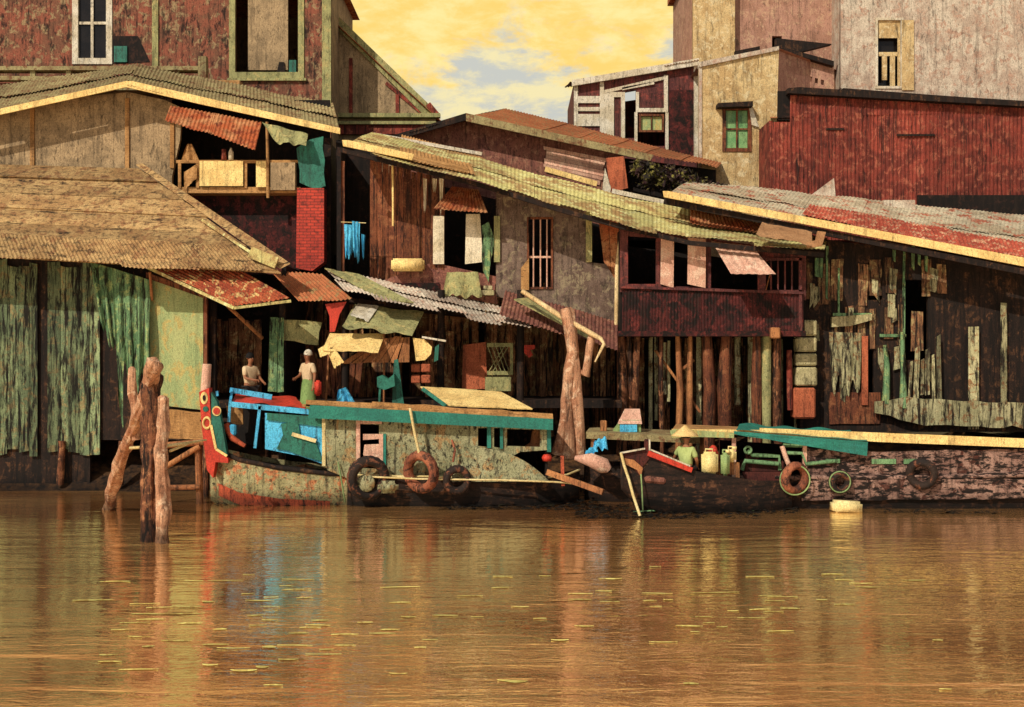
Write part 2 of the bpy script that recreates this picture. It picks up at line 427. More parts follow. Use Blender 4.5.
def window(parent, x0, y0, x1, y1, Y, fmat, pmat=None, nx=1, ny=1, fw=3.0, sill=None, deep=.07, bars=None):
    m = MB()
    m.rect(x0-fw, y0-fw, x1+fw, y0, Y-.04, .12).rect(x0-fw, y1, x1+fw, y1+fw, Y-.045, .12)
    m.rect(x0-fw, y0, x0, y1, Y-.042, .12).rect(x1, y0, x1+fw, y1, Y-.042, .12)
    mw = max(1.2, fw*.45)
    for i in range(1, nx):
        x = lerp(x0, x1, i/nx); m.rect(x-mw/2, y0, x+mw/2, y1, Y+.0, .05)
    for j in range(1, ny):
        y = lerp(y0, y1, j/ny); m.rect(x0, y-mw/2, x1, y+mw/2, Y+.003, .044)
    fr = m.obj('window', fmat, parent)
    if pmat: MB().rect(x0, y0, x1, y1, Y+deep, .01).obj('pane', pmat, fr)
    if sill:
        MB().rect(x0-fw-2, y1+fw, x1+fw+2, y1+fw+2.5, Y-.12, .2).obj('sill', sill, fr)
    return fr

# ------------------------------------------------------------ setting
def build_setting():
    m = MB(); nx, ny = 90, 60; vs = []; fs = []
    for j in range(ny+1):
        Y = lerp(29.2, 37.5, j/ny)
        for i in range(nx+1):
            X = lerp(-24, 24, i/nx)
            t = max(0, min(1, (Y-30.4)/5)); z = -.55+1.75*t*t*(3-2*t)
            z += .16*noise.noise(Vector((X*.8, Y*1.1, 0)))+.09*noise.noise(Vector((X*2.6, Y*2.6, 3)))
            vs.append((X, Y, z))
    for j in range(ny):
        for i in range(nx):
            a = j*(nx+1)+i; fs.append([a, a+1, a+nx+2, a+nx+1])
    m.add(vs, fs, 0, True); o = m.obj('river_bank', 'mud'); o['kind'] = 'structure'
    m = MB(); m.add([(-900, 37.3, 1.0), (900, 37.3, 1.0), (900, 1500, 1.0), (-900, 1500, 1.0)], [[0, 1, 2, 3]])
    m.add([(-900, 29.5, -.9), (-23.8, 29.5, -.9), (-23.8, 37.3, .99), (-900, 37.3, .99)], [[0, 1, 2, 3]])
    m.add([(900, 29.5, -.9), (23.8, 29.5, -.9), (23.8, 37.3, .99), (900, 37.3, .99)], [[3, 2, 1, 0]])
    o = m.obj('ground', 'mud'); o['kind'] = 'structure'
    m = MB(); m.add([(-900, -400, 0), (900, -400, 0), (900, 36, 0), (-900, 36, 0)], [[0, 1, 2, 3]])
    o = m.obj('water', 'muddy_water'); o.location = (0, 0, 0); o['kind'] = 'structure'
    me = o.data
    c = sum((v.co for v in me.vertices), Vector())/4
    return o
wt = build_setting()

# ------------------------------------------------------------ buildings
def building(name, label, x, Y, cat='house', group=None):
    return thing(name, label, cat, (W(x, 0, Y).x, Y, .6), group)

# A terracotta block, far left, behind
Y = 41.5
A = building('plaster_house', 'terracotta plaster house with pale window frames rising behind the left veranda house', 200, Y)
wins = [(235, -12, 298, 72), (78, -12, 106, 58)]
MB().panel([(-160, -30), (331, -30), (331, 330), (-160, 330)], Y, .2,
           holes=[[(a, b), (c, b), (c, d), (a, d)] for a, b, c, d in wins]).obj('wall', 'terracotta_plaster', A)
shell(A, -160, 331, -30, -30, 330, Y, 47, 'plaster_beige')
MB().add([W(-166, -30, Y-.3), W(337, -30, Y-.3), W(337, -30, Y-.3)+Vector((0, 6.2, 0)), W(-166, -30, Y-.3)+Vector((0, 6.2, 0))], [[0, 1, 2, 3]]).obj('roof', 'rust_tin', A)
w = window(A, 235, -12, 298, 72, Y, 'olive_paint', None, 1, 1, fw=6, sill='olive_paint')
MB().rect(248, -12, 288, 70, Y+.1, .03).obj('pane', 'plaster_beige', w)
MB().rect(289, 60, 296, 76, Y+.02, .04).obj('shutter', 'teal_paint', w)
MB().panel([(276, 76), (279, 62), (284, 62), (286, 76)], Y+.04, .05).objs('curtain', 'interior', w)
w = window(A, 78, -12, 106, 58, Y, 'white_paint', 'glass_dark', 2, 2, fw=6)
MB().rect(114, 46, 127, 62, Y-.07, .05).obj('shutter', 'teal_paint', A)
MB().panel([(112, 36), (138, 36), (150, 62), (112, 64)], Y-.015, .02).obj('stain_board', 'interior', A)
m = MB(); m.rect(-160, 66, 205, 70, 40.6, .5).rect(-160, 76, 205, 80, 40.6, .3).rect(-160, 86, 208, 90, 40.6, .9)
m.rect(198, 56, 206, 92, 40.55, .3)
for x in range(-150, 200, 36): m.rect(x, 70, x+5, 86, 40.7, .08)
m.obj('balcony', 'olive_tin', A)
m = MB(); m.rect(152, 0, 158, 66, Y-.06, .05).rect(-20, 0, -14, 66, Y-.06, .05).rect(322, -20, 331, 110, Y-.06, .05).objs('trim', 'olive_paint', A)
o = MB().box(W(227, 87, 40.6), (1.0, .5, .36), bev=.03); tag(o.obj('air_conditioner', 'tan_board'), 'small tan box unit on the terracotta wall by the balcony end', 'air conditioner')

# A2 gable shed right of it
Y = 43.5
G = building('gable_shed', 'grey boarded shed with steep sloping roof edge and rust red braces against the yellow sky', 385, Y)
MB().panel([(331, 24), (436, 119), (438, 330), (331, 330)], Y, .15).obj('wall', 'plaster_beige', G)
shell(G, 331, 436, 24, 119, 330, Y, 48, 'plaster_beige')
a, b = W(318, 6, Y-.3), W(440, 121, Y-.3)
MB().corr(b, Vector((b.x, 48.5, b.z)), Vector((a.x, 48.5, a.z)), a, cols=4).obj('roof', 'rust_tin', G)
MB().panel([(320, 12), (334, 12), (438, 113), (428, 119)], Y-.12, .1).obj('rake_board', 'olive_paint', G)
m = MB(); m.rect(349, 58, 352.5, 116, Y-.06, .05).rect(395.5, 90, 399, 119, Y-.06, .05)
m.bar(W(386, 83, Y-.05), W(422, 113, Y-.05), .12, .05).bar(W(428, 104, Y-.17), W(438, 116, Y-.17), .2, .04).objs('brace', 'red_tin', G)
m = MB(); m.rect(326, 113, 440, 117, Y-.35, .3).rect(326, 121, 436, 124, Y-.33, .3).objs('gutter', 'olive_paint', G)
MB().rect(328, 124, 432, 134, Y-.2, .1).obj('base_board', 'red_tin', G)

# B left veranda house
Y = 35.0
B = building('veranda_house', 'beige veranda house with cream edged olive roof at upper left', 190, Y)
MB().panel([(-120, 118), (90, 96), (128, 92), (165, 100), (182, 108), (180, 140), (172, 176), (170, 330), (-120, 330)], Y, .15).obj('wall', 'plaster_beige', B)
m = MB(); m.rect(125, 98, 129, 178, Y-.05, .05).rect(170, 112, 174, 168, Y-.05, .05).rect(30, 108, 34, 180, Y-.05, .05).objs('batten', 'tan_board', B)
a, b, c, d = W(127, 86, 34.2), W(340, 132, 34.2), W(333, 104, 38), W(138, 64, 38)
MB().corr(a, b, c, d, cols=6, rows=2, tvar=.25, lift=.03).obj('roof', 'olive_tin', B)
a2, b2, c2, d2 = W(-125, 140, 34.2), W(127, 85, 34.2), W(138, 64, 38), W(-100, 100, 38)
MB().corr(a2, b2, c2, d2, cols=6, rows=2, tvar=.25, lift=.03).obj('roof', 'olive_tin', B)
m = MB(); m.panel([(126, 81), (132, 81), (340, 128), (340, 134), (200, 104), (126, 87)], 34.1, .05)
m.panel([(126, 81), (126, 87), (-125, 142), (-125, 136)], 34.11, .05).objs('fascia', 'cream_paint', B)
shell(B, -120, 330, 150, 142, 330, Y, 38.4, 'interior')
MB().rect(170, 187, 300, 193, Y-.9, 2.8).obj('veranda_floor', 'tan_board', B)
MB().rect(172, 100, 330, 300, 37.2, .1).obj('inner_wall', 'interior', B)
MB().rect(178, 193, 300, 275, Y-.3, .1, jit=.03).obj('lower_wall', 'maroon_tin', B)
m = MB(); m.rect(176, 160, 300, 163, Y-.95, .06)
m.rect(196, 161, 199, 188, Y-.94, .06).rect(244, 161, 247, 188, Y-.94, .06).rect(178, 163, 181, 188, Y-.94, .06).obj('railing', 'tan_board', B)
MB().rect(199.5, 161, 243, 186, Y-1.0, .04).obj('rail_panel', 'cream_paint', B)
MB().rect(256, 161, 266, 187, Y-1.0, .04).obj('rail_panel', 'cream_paint', B)
MB().rect(270.5, 162.5, 295, 190, Y-1.05, .3).obj('rail_panel', 'plaster_beige', B, label='grey beige solid panel at the right end of the railing')
MB().tube([W(268, 198, Y-1.02), W(267.5, 148, Y-1.02), W(267, 122, Y-1.0)], .045).objs('post', 'tan_board', B)
MB().rect(324, 138, 331, 300, Y-.5, .3).obj('corner_post', 'dark_wood', B)
o = MB().corr(W(165, 120, 33.5), W(255, 151, 33.5), W(262, 122, 34.3), W(170, 106, 34.3), cols=2, ragged=.02).obj('tin_sheet', 'rust_tin')
tag(o, 'rusty tin sheet hung as an awning over the veranda', 'tin sheet')
o = MB().cloth(W(262, 122, 33.8), W(308, 134, 33.8), W(306, 146, 33.5), W(276, 142, 33.5), 2, .05).obj('awning_cloth', 'olive_paint')
tag(o, 'olive cloth draped below the roof edge beside the teal board', 'cloth')
o = MB().panel([(296, 148), (310, 140), (323, 136), (325, 186), (316, 190), (300, 182)], 34.0, .05, jit=.03).obj('teal_board', 'teal_paint')
tag(o, 'teal painted board standing on the red brick pillar', 'board')
o = MB().panel([(297, 188), (324, 188), (324, 262), (312, 271), (296, 268)], 33.95, .5).obj('brick_pillar', 'brick_red')
tag(o, 'bright red brick pillar below the teal board', 'pillar')
o = MB().lathe([(.001, 0), (.07, 0), (.075, .22), (.03, .3), (.03, .34), (.001, .34)], W(231, 160, Y-.95), 12).obj('bottle', 'white_cloth')
tag(o, 'small white bottle on the veranda railing', 'bottle')
o = MB().lathe([(.001, 0), (.08, 0), (.06, .2), (.07, .3), (.001, .32)], W(224, 160, Y-.95), 12).obj('jar', 'red_tin')
tag(o, 'small dull red jar on the veranda railing', 'jar')
o = MB().cloth(W(187, 144, Y-.85), W(192, 144, Y-.85), W(200, 162, Y-.9), W(180, 162, Y-.9), 2, .05).obj('draped_cloth', 'tan_board')
tag(o, 'pale tan cloth heaped at the left end of the veranda rail', 'cloth')
o = MB().cloth(W(184, 172, Y-1.0), W(197, 164, Y-1.0), W(197, 178, Y-1.0), W(184, 190, Y-1.0), 1, .03).obj('hanging_cloth', 'tan_board')
tag(o, 'pale tan cloth hanging between the railing posts at left', 'cloth')

# C large weathered lower roof at left
C_ = building('boarded_shack', 'low waterside shack with broad weathered tan roof at far left', 150, 32.6)
m = MB()
a, b, c, d = W(-140, 244, 31.2), W(275, 268, 31.2), W(138, 166, 34.6), W(-140, 158, 34.6)
m.planks(d, c, b, a, 11, vert=False, th=.04, gap=.01, jl=.12, tvar=.22, dj=.07)
m.prism([Vector(d)-Vector((0,0,.12)), Vector(c)-Vector((-.1,0,.12)), Vector(b)-Vector((-.15,0,.12)), Vector(a)-Vector((0,0,.12))], (0, 0, -.03))
m.corr(W(-140, 252, 31.1), W(262, 270, 31.1), W(238, 246, 31.8), W(-140, 226, 31.8), cols=6, ragged=.15)
m.obj('roof', 'thatch_board', C_)
MB().prism([W(136, 165, 34.5), W(142, 164, 34.5), W(290, 264, 31.3), W(280, 269, 31.3)], (0, .02, .025)).obj('roof_edge', 'thatch_board', C_)
m = MB(); m.bar(W(202, 220, 32.6), W(250, 252, 31.5), .07, .03).bar(W(250, 252, 31.4), W(277, 263, 31.2), .3, .05).obj('ridge_plank', 'main_roof', C_)
MB().panel([(-140, 245), (205, 262), (205, 440), (90, 440), (90, 486), (-140, 486)], 32.6, .12).obj('wall', 'dark_wood', C_)
m = MB(); m.planks(W(-140, 258, 32.5), W(100, 264, 32.5), W(100, 452, 32.5), W(-140, 456, 32.5), 26, tvar=.5, jl=.12, drop=.06).obj('wall_board', 'green_plank', C_)
shell(C_, -140, 285, 165, 265, 470, 32.4, 35.5, 'interior')
m = MB().panel([(150, 277), (203, 297), (203, 410), (150, 404)], 32.2, .08)
m.obj('door', 'olive_door', C_)
m = MB(); m.panel([(146, 272), (206, 294), (206, 299), (146, 278)], 32.12, .1).rect(203.5, 297, 207, 412, 32.1, .12).obj('door_frame', 'brown_plank', C_)
MB().panel([(163, 409), (206, 413), (206, 441), (163, 438)], 32.0, .1, jit=.02).obj('door_step', 'tan_board', C_)
m = MB()
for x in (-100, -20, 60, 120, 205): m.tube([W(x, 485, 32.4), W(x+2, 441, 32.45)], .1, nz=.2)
m.objs('stilt', 'log_dark', C_)
o = MB().cloth(W(112, 268, 32.0), W(150, 280, 32.0), W(149, 392, 31.9), W(118, 396, 31.9), 4, .07, ragged=.25, nu=40, nv=24).obj('green_tarpaulin', 'green_cloth')
tag(o, 'torn green tarpaulin hanging beside the olive door', 'tarpaulin')
o = MB().cloth(W(90, 262, 32.1), W(112, 268, 32.1), W(116, 352, 32.0), W(102, 330, 32.0), 2, .06, ragged=.4, nu=20, nv=20, seed=3).obj('green_tarpaulin', 'green_cloth')
tag(o, 'narrow torn strip of green tarpaulin at far left', 'tarpaulin')
o = MB().corr(W(233, 306, 30.6), W(291, 299, 30.8), W(222, 260, 32.1), W(122, 253, 32.1), cols=4, rows=2, ragged=.05).obj('awning', 'awning_rust')
AW = thing('tin_awning', 'rust red corrugated awning over the olive door', 'awning', W(205, 300, 31.5)); 
o.parent = AW; o.data.transform(Matrix.Translation(o.location-AW.location)); o.location = (0, 0, 0); o.name = 'sheet'
m = MB(); m.bar(W(121, 255, 32.1), W(234, 308, 30.6), .08, .05).bar(W(234, 308, 30.58), W(291, 301, 30.78), .07, .05).obj('edge_strip', 'main_roof', AW)
m = MB(); m.tube([W(228, 306, 30.8), W(262, 338, 32.2)], .05).tube([W(150, 272, 31.7), W(152, 300, 32.1)], .04).objs('strut', 'wood_tan', AW)
o = MB().corr(W(300, 303, 31.6), W(352, 299, 31.8), W(322, 274, 32.7), W(270, 270, 32.7), cols=2, ragged=.05).obj('tin_sheet', 'orange_tin')
tag(o, 'orange brown tin sheet sloping right of the rust red awning', 'tin sheet')

# D ground floor under the central house
Y = 33.2
D_ = building('waterside_shop', 'dark ground floor store under the central timber house', 400, 35.5)
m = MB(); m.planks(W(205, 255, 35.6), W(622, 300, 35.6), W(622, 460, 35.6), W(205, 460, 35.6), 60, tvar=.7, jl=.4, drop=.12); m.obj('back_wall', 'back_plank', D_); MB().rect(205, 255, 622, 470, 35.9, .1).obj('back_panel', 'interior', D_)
MB().rect(205, 400, 622, 408, 32.4, 3.2).obj('floor', 'dark_wood', D_)
m = MB()
for x in (214, 282, 345, 440, 520): m.tube([W(x, 480, 32.6), W(x+rnd(-2, 2), 290, 32.6)], .1, nz=.2)
m.objs('post', 'dark_wood', D_)
m = MB(); m.corr(W(345, 292, 31.6), W(532, 330, 31.6), W(520, 310, 33.0), W(325, 268, 33.0), cols=6, rows=2, ragged=.3, lift=.03, tvar=.3); m.obj('lean_to_roof', 'white_plaster', D_)
m = MB(); m.corr(W(500, 312, 31.7), W(618, 352, 31.9), W(618, 322, 33.1), W(505, 290, 33.1), cols=3, ragged=.1); m.obj('lean_to_roof', 'gable_board', D_)
m = MB(); m.planks(W(325, 268, 32.6), W(360, 274, 32.6), W(414, 302, 31.5), W(384, 300, 31.5), 3, tvar=.1); m.objs('roof_plank', 'olive_paint', D_)
m = MB(); m.prism([W(514, 300, 31.7), W(532, 298, 32.3), W(596, 336, 31.5), W(590, 340, 31.4)], (0, 0, .03)); m.objs('roof_plank', 'olive_paint', D_)
for x0, x1, y0, y1, mt in ((210, 262, 320, 392, 'dark_wood'), (300, 372, 352, 400, 'brown_plank'), (425, 455, 330, 398, 'dark_wood')):
    MB().planks(W(x0, y0, 34.5), W(x1, y0, 34.5), W(x1, y1, 34.5), W(x0, y1, 34.5), 7, tvar=.35).obj('partition', 'back_plank', D_)
MB().panel([(463, 345), (486, 342), (487, 389), (462, 389)], 33.4, .06).obj('door', 'terracotta_block', D_)
m = MB(); m.rect(487, 343, 513, 347, 33.3, .06).rect(487, 371, 513, 375, 33.3, .06).rect(510, 347, 513, 371, 33.3, .06)
for i in range(6): m.bar(W(488+i*4, 347, 33.33), W(488+((i*4+9) % 24), 371, 33.33), .02, .02)
m.obj('lattice', 'olive_paint', D_)
MB().rect(485, 377, 511, 391, 33.2, .2).obj('counter', 'olive_paint', D_)
MB().planks(W(270, 318, 32.4), W(284, 318, 32.4), W(284, 392, 32.4), W(268, 392, 32.4), 2).obj('board', 'green_cloth', D_)
MB().panel([(284, 320), (322, 322), (318, 345), (284, 340)], 32.5, .05, jit=.03).obj('board', 'olive_paint', D_)

# E central house, upper floor
E = building('timber_house', 'central timber and plaster house under long yellow green tin roof', 480, Y)
EV = [(341, 146, 32.0), (480, 181, 31.9), (560, 206, 31.8), (622, 223, 31.75), (690, 239, 31.7), (824, 251, 31.5)]
TP = [(372, 132, 35.4), (480, 158, 35.3), (560, 180, 35.2), (622, 195, 35.1), (690, 210, 35.0), (828, 238, 34.8)]
m = MB()
for i in range(5):
    nc = (4, 3, 2, 2, 4)[i]
    m.corr(W(*EV[i]), W(*EV[i+1]), W(*TP[i+1]), W(*TP[i]), cols=nc, rows=2, tvar=.24, ragged=.14, jit=.0, lift=.014, amp=.010)
m.obj('roof', 'main_roof', E)
m = MB()
for i in range(5): m.bar(W(EV[i][0], EV[i][1]+4, EV[i][2]+.08), W(EV[i+1][0], EV[i+1][1]+4, EV[i+1][2]+.08), .12, .1)
m.obj('eave_beam', 'dark_wood', E)
m = MB(); m.planks(W(356, 141, 32.6), W(470, 168, 32.6), W(466, 172, 32.1), W(352, 146, 32.1), 2, vert=False, tvar=.15); m.corr(W(400, 158, 31.93), W(476, 178, 31.93), W(470, 163, 33.6), W(400, 147, 33.6), cols=2, ragged=.1).obj('roof_patch', 'tan_board', E)
MB().panel([(342, 140), (348, 140), (414, 154), (412, 160), (343, 146)], 31.95, .06).objs('fascia', 'cream_paint', E)
MB().panel([(496, 182), (560, 200), (586, 212), (586, 262), (606, 264), (619, 286), (619, 334), (496, 296)], Y, .12,
           holes=[[(529, 219), (551, 219), (551, 287), (529, 287)]]).obj('wall', 'grey_wall', E)
w = window(E, 529, 219, 551, 287, Y, 'brown_plank', None, 1, 1, fw=2)
m = MB()
for x in (533.5, 540.5, 547): m.tube([W(x, 219, Y+.05), W(x, 287, Y+.05)], .022, 6)
m.rect(529, 256, 551, 258, Y+.03, .03).objs('window_bar', 'shutter_pink', w)
MB().panel([(521, 268), (529, 258), (529, 290), (521, 290)], Y-.1, .04).obj('shutter', 'tan_board', w)
m = MB(); m.planks(W(340, 160, Y+.2), W(345, 160, Y+.2), W(345, 292, Y+.2), W(340, 292, Y+.2), 1)
m.planks(W(370, 158, Y+.5), W(432, 172, Y+.5), W(432, 290, Y+.5), W(370, 290, Y+.5), 9, tvar=.35, drop=.08, jl=.15)
m.planks(W(432, 178, Y), W(445, 180, Y), W(445, 272, Y), W(430, 268, Y), 2).obj('wall', 'brown_plank', E)
m = MB(); m.planks(W(432, 262, Y), W(496, 276, Y), W(496, 304, Y), W(380, 282, Y), 3, vert=False).obj('wall', 'gable_board', E)
MB().planks(W(340, 282, Y-.05), W(440, 282, Y-.05), W(440, 296, Y-.05), W(340, 290, Y-.05), 2, vert=False).obj('floor_board', 'maroon_tin', E)
MB().corr(W(433, 210, 32.4), W(488, 213, 32.4), W(478, 190, 33.1), W(452, 186, 33.1), cols=1, ragged=.03).obj('window_hood', 'rust_tin', E)
MB().rect(433, 216, 444, 264, Y-.1, .06).objs('curtain', 'white_cloth', E)
MB().panel([(466, 214), (480, 214), (483, 262), (465, 264)], Y-.1, .06).objs('curtain', 'white_cloth', E)
MB().panel([(482, 226), (488, 222), (494, 236), (489, 282), (483, 270)], Y-.12, .05, jit=.03).obj('shutter', 'green_cloth', E)
MB().rect(494, 216, 500, 262, Y-.08, .06).obj('shutter', 'olive_paint', E)
MB().rect(586, 210, 592, 262, Y-.06, .06).obj('corner_strip', 'olive_paint', E)
MB().planks(W(598, 214, Y+.1), W(619, 220, Y+.1), W(619, 292, Y+.1), W(604, 262, Y+.1), 2, tvar=.3).obj('wall', 'rust_tin', E)
MB().tube([W(616, 335, Y-.2), W(617, 268, Y-.2), W(622, 226, Y-.2)], .06, nz=.2).objs('post', 'pole_pale', E)
MB().tube([W(393, 226, Y-.5), W(393, 200, Y-.5), W(392.5, 158, Y-.5)], .03).objs('pole', 'cream_paint', E)
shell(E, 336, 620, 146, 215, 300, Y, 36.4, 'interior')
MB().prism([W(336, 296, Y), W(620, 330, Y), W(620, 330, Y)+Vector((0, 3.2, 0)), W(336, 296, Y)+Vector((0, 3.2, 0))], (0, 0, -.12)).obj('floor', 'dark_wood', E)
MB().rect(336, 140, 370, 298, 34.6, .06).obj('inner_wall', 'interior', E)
def hang(x0, y0, x1, y1, Yh, mat, label, seed=0, rag=.2):
    o = MB().cloth(W(x0, y0, Yh), W(x1, y0+1, Yh), W(x1-1, y1, Yh), W(x0+1, y1, Yh), 2, .04, ragged=rag, nu=26, nv=22, seed=seed).obj('hanging_cloth', mat)
    return tag(o, label, 'cloth')
hang(344, 224, 352, 256, Y-.4, 'blue_paint', 'sky blue garment hanging at left of the central house opening', 1)
hang(352, 221, 360, 260, Y-.42, 'blue_paint', 'longest sky blue garment hanging in the central house opening', 2)
hang(361.5, 234, 365, 258, Y-.4, 'blue_paint', 'narrow blue strip of cloth right of the blue garments', 3)
hang(423, 178, 427, 210, Y-.35, 'white_cloth', 'long narrow white cloth strip hanging under the yellow roof', 4, .1)
hang(432, 178, 437, 191, Y-.35, 'white_cloth', 'short white cloth hanging between two longer strips', 5, .1)
hang(439, 178, 443.5, 209, Y-.35, 'white_cloth', 'white cloth strip hanging just left of the brown window hood', 6, .2)
m = MB().tube([W(341, 222, Y-.4), W(366, 223, Y-.4)], .012, 5); tag(m.obj('clothes_line', 'rope'), 'short clothes line holding the blue garments', 'clothes line')
o = MB().box(W(408, 265, Y-.2), (.9, .4, .34), bev=.05, seg=2); tag(o.obj('crate', 'cream_paint'), 'cream box on the ledge under the brown planks', 'box')
m = MB(); m.cloth(W(447, 272, Y-.35), W(478, 272, Y-.35), W(482, 297, Y-.5), W(442, 296, Y-.5), 2, .06, ragged=.1); tag(m.obj('sack_cloth', 'olive_paint'), 'pale olive cloth hung below the dark window', 'cloth')
m = MB(); m.box(W(487, 293, Y-.25), (.4, .25, .14)).box(W(488, 288, Y-.2), (.25, .2, .12)); tag(m.obj('pale_brick', 'pale_stone'), 'two pale blocks stacked at the foot of the grey wall', 'blocks')

# F gabled upper roof behind
Y = 38.3
Fh = building('gabled_house', 'brown boarded gable with orange tin roof behind the central house', 540, Y)
MB().panel([(392, 140), (466, 118), (622, 154), (624, 240), (392, 240)], Y, .12).obj('wall', 'gable_board', Fh)
m = MB(); m.planks(W(545, 146, Y-.06), W(606, 158, Y-.06), W(600, 185, Y-.06), W(545, 172, Y-.06), 6, vert=False, tvar=.3).obj('board', 'shutter_pink', Fh)
MB().corr(W(466, 117, 37.6), W(716, 168, 37.6), W(722, 163, 42), W(506, 108, 42), cols=7, ragged=.03).obj('roof', 'orange_tin', Fh)
MB().corr(W(384, 140, 37.6), W(467, 117, 37.6), W(506, 108, 42), W(420, 130, 42), cols=3, ragged=.03).obj('roof', 'dark_wood', Fh)
m = MB(); m.panel([(466, 113), (654, 155), (650, 161), (466, 121)], 37.5, .08).obj('rake_board', 'olive_tin', Fh)
MB().panel([(466, 113), (466, 120), (386, 143), (384, 138)], 37.51, .08).obj('rake_board', 'dark_wood', Fh)
shell(Fh, 392, 700, 150, 175, 250, Y, 42.2, 'interior')
MB().panel([(624, 158), (716, 170), (716, 240), (624, 240)], Y+.6, .1).obj('wall', 'interior', Fh)
MB().panel([(606, 158), (624, 156), (628, 188), (610, 192)], 37.2, .06).obj('shutter', 'terracotta_block', Fh)
MB().panel([(602, 192), (605, 168), (611, 188), (610, 194)], 37.15, .05).objs('trim', 'white_paint', Fh)
MB().bar(W(545, 169, 37.1), W(597, 184, 37.1), .16, .06).objs('gutter', 'cream_paint', Fh)
o = MB().corr(W(400, 148, 36.4), W(485, 160, 36.4), W(470, 152, 37.2), W(402, 134, 37.2), cols=2); tag(o.obj('tin_sheet', 'tan_board'), 'loose tan tin sheet on the roof below the dark gable', 'tin sheet')
o = MB().bar(W(372, 134, 36.9), W(482, 154, 36.7), .1, .08); tag(o.obj('white_plank', 'white_paint'), 'thin white plank lying along the foot of the brown gable', 'plank')
o = MB().bar(W(612, 191, 35.2), W(668, 203, 35.2), .13, .1); tag(o.obj('white_plank', 'white_paint'), 'short white plank lying on the tin roof under the dark bush', 'plank')
o = MB().corr(W(690, 224, 32.9), W(790, 240, 32.9), W(775, 226, 33.8), W(690, 208, 33.8), cols=2); tag(o.obj('tin_sheet', 'rust_tin'), 'rusty tin sheet lying at the top of the yellow green roof', 'tin sheet')

# bush in the gap
def leaf_blob(name, mat, cs, n, size, parent=None):
    m = MB()
    for _ in range(n):
        c, r = random.choice(cs); d = Vector((random.gauss(0, 1), random.gauss(0, 1), random.gauss(0, 1))).normalized()
        p = Vector(c)+d*r*random.random()**.4
        a = Vector((rnd(-1, 1), rnd(-1, 1), rnd(-1, 1))).normalized(); b = a.cross(d+Vector((.1, 0, 0))).normalized()
        s = size*rnd(.5, 1.3)
        m.add([p-a*s, p+b*s*.45, p+a*s, p-b*s*.45], [[0, 1, 2, 3]], rnd(-.5, .6))
    return m.obj(name, mat, parent)
bush = thing('bush', 'dark leafy bush in the gap below the orange roof', 'bush', W(675, 196, 37.2))
leaf_blob('foliage', 'leaf_dark', [(W(650, 176, 37.2), .45), (W(668, 178, 37.2), .45), (W(685, 182, 37.2), .45), (W(703, 188, 37.2), .35), (W(640, 168, 37.3), .3), (W(718, 190, 37.3), .25)], 1500, .11, bush)
m = MB()
for x in (648, 668, 690): m.tube([W(x, 215, 37.3), W(x+3, 180, 37.3)], [.05, .02], 6)
m.obj('stem', 'dark_wood', bush)

# G purple timber facade
Y = 44.0
Gp = building('timber_facade_house', 'purple brown timber house with white window frames against the yellow sky', 635, Y)
MB().panel([(574, 82), (602, 78), (697, 62), (697, 260), (574, 260)], Y, .15,
           holes=[[(637, 115), (665, 112), (665, 146), (637, 146)], [(625, 92), (636, 90), (636, 138), (625, 138)]]).obj('wall', 'purple_plank', Gp)
shell(Gp, 574, 697, 82, 64, 260, Y, 49, 'purple_plank')
a, b = W(570, 82, Y-.2), W(699, 60, Y-.2)
MB().corr(a, b, b+Vector((0, 5, .9)), a+Vector((0, 5, .9)), cols=4).obj('roof', 'rust_tin', Gp)
m = MB(); m.panel([(572, 80), (699, 58), (699, 65), (602, 81), (572, 86)], Y-.25, .1)
m.rect(574, 84, 578, 135, Y-.08, .08).rect(600, 82, 604, 140, Y-.08, .08).rect(574, 96, 602, 103, Y-.07, .06).rect(574, 107, 602, 111, Y-.07, .06).rect(574, 114, 602, 126, Y-.07, .06)
m.rect(604, 92, 624, 97, Y-.07, .06).rect(604, 97, 614, 150, Y-.07, .05).rect(621, 92, 625, 142, Y-.08, .08)
m.rect(636, 108, 667, 112, Y-.08, .08).rect(636, 92, 639, 108, Y-.08, .08).rect(664, 75, 668, 112, Y-.09, .08).rect(634.5, 112, 637.5, 150, Y-.08, .08).rect(665.5, 112, 668.5, 152, Y-.08, .08)
m.bar(W(604, 92, Y-.05), W(664, 78, Y-.05), .12, .06).bar(W(622, 89, Y-.05), W(654, 83, Y-.05), .1, .06)
m.obj('frame', 'white_paint', Gp)
w = window(Gp, 641, 116, 662, 130, Y+.0, 'brown_plank', 'olive_door', 2, 1, fw=2)
MB().rect(639.2, 93, 663.8, 107.6, Y-.04, .04).obj('shutter', 'purple_plank', Gp)
MB().rect(668.5, 90, 694, 156, Y-.03, .03).obj('panel', 'maroon_tin', Gp)
MB().rect(694, 62, 699, 160, Y-.1, .1).obj('corner_strip', 'white_paint', Gp)

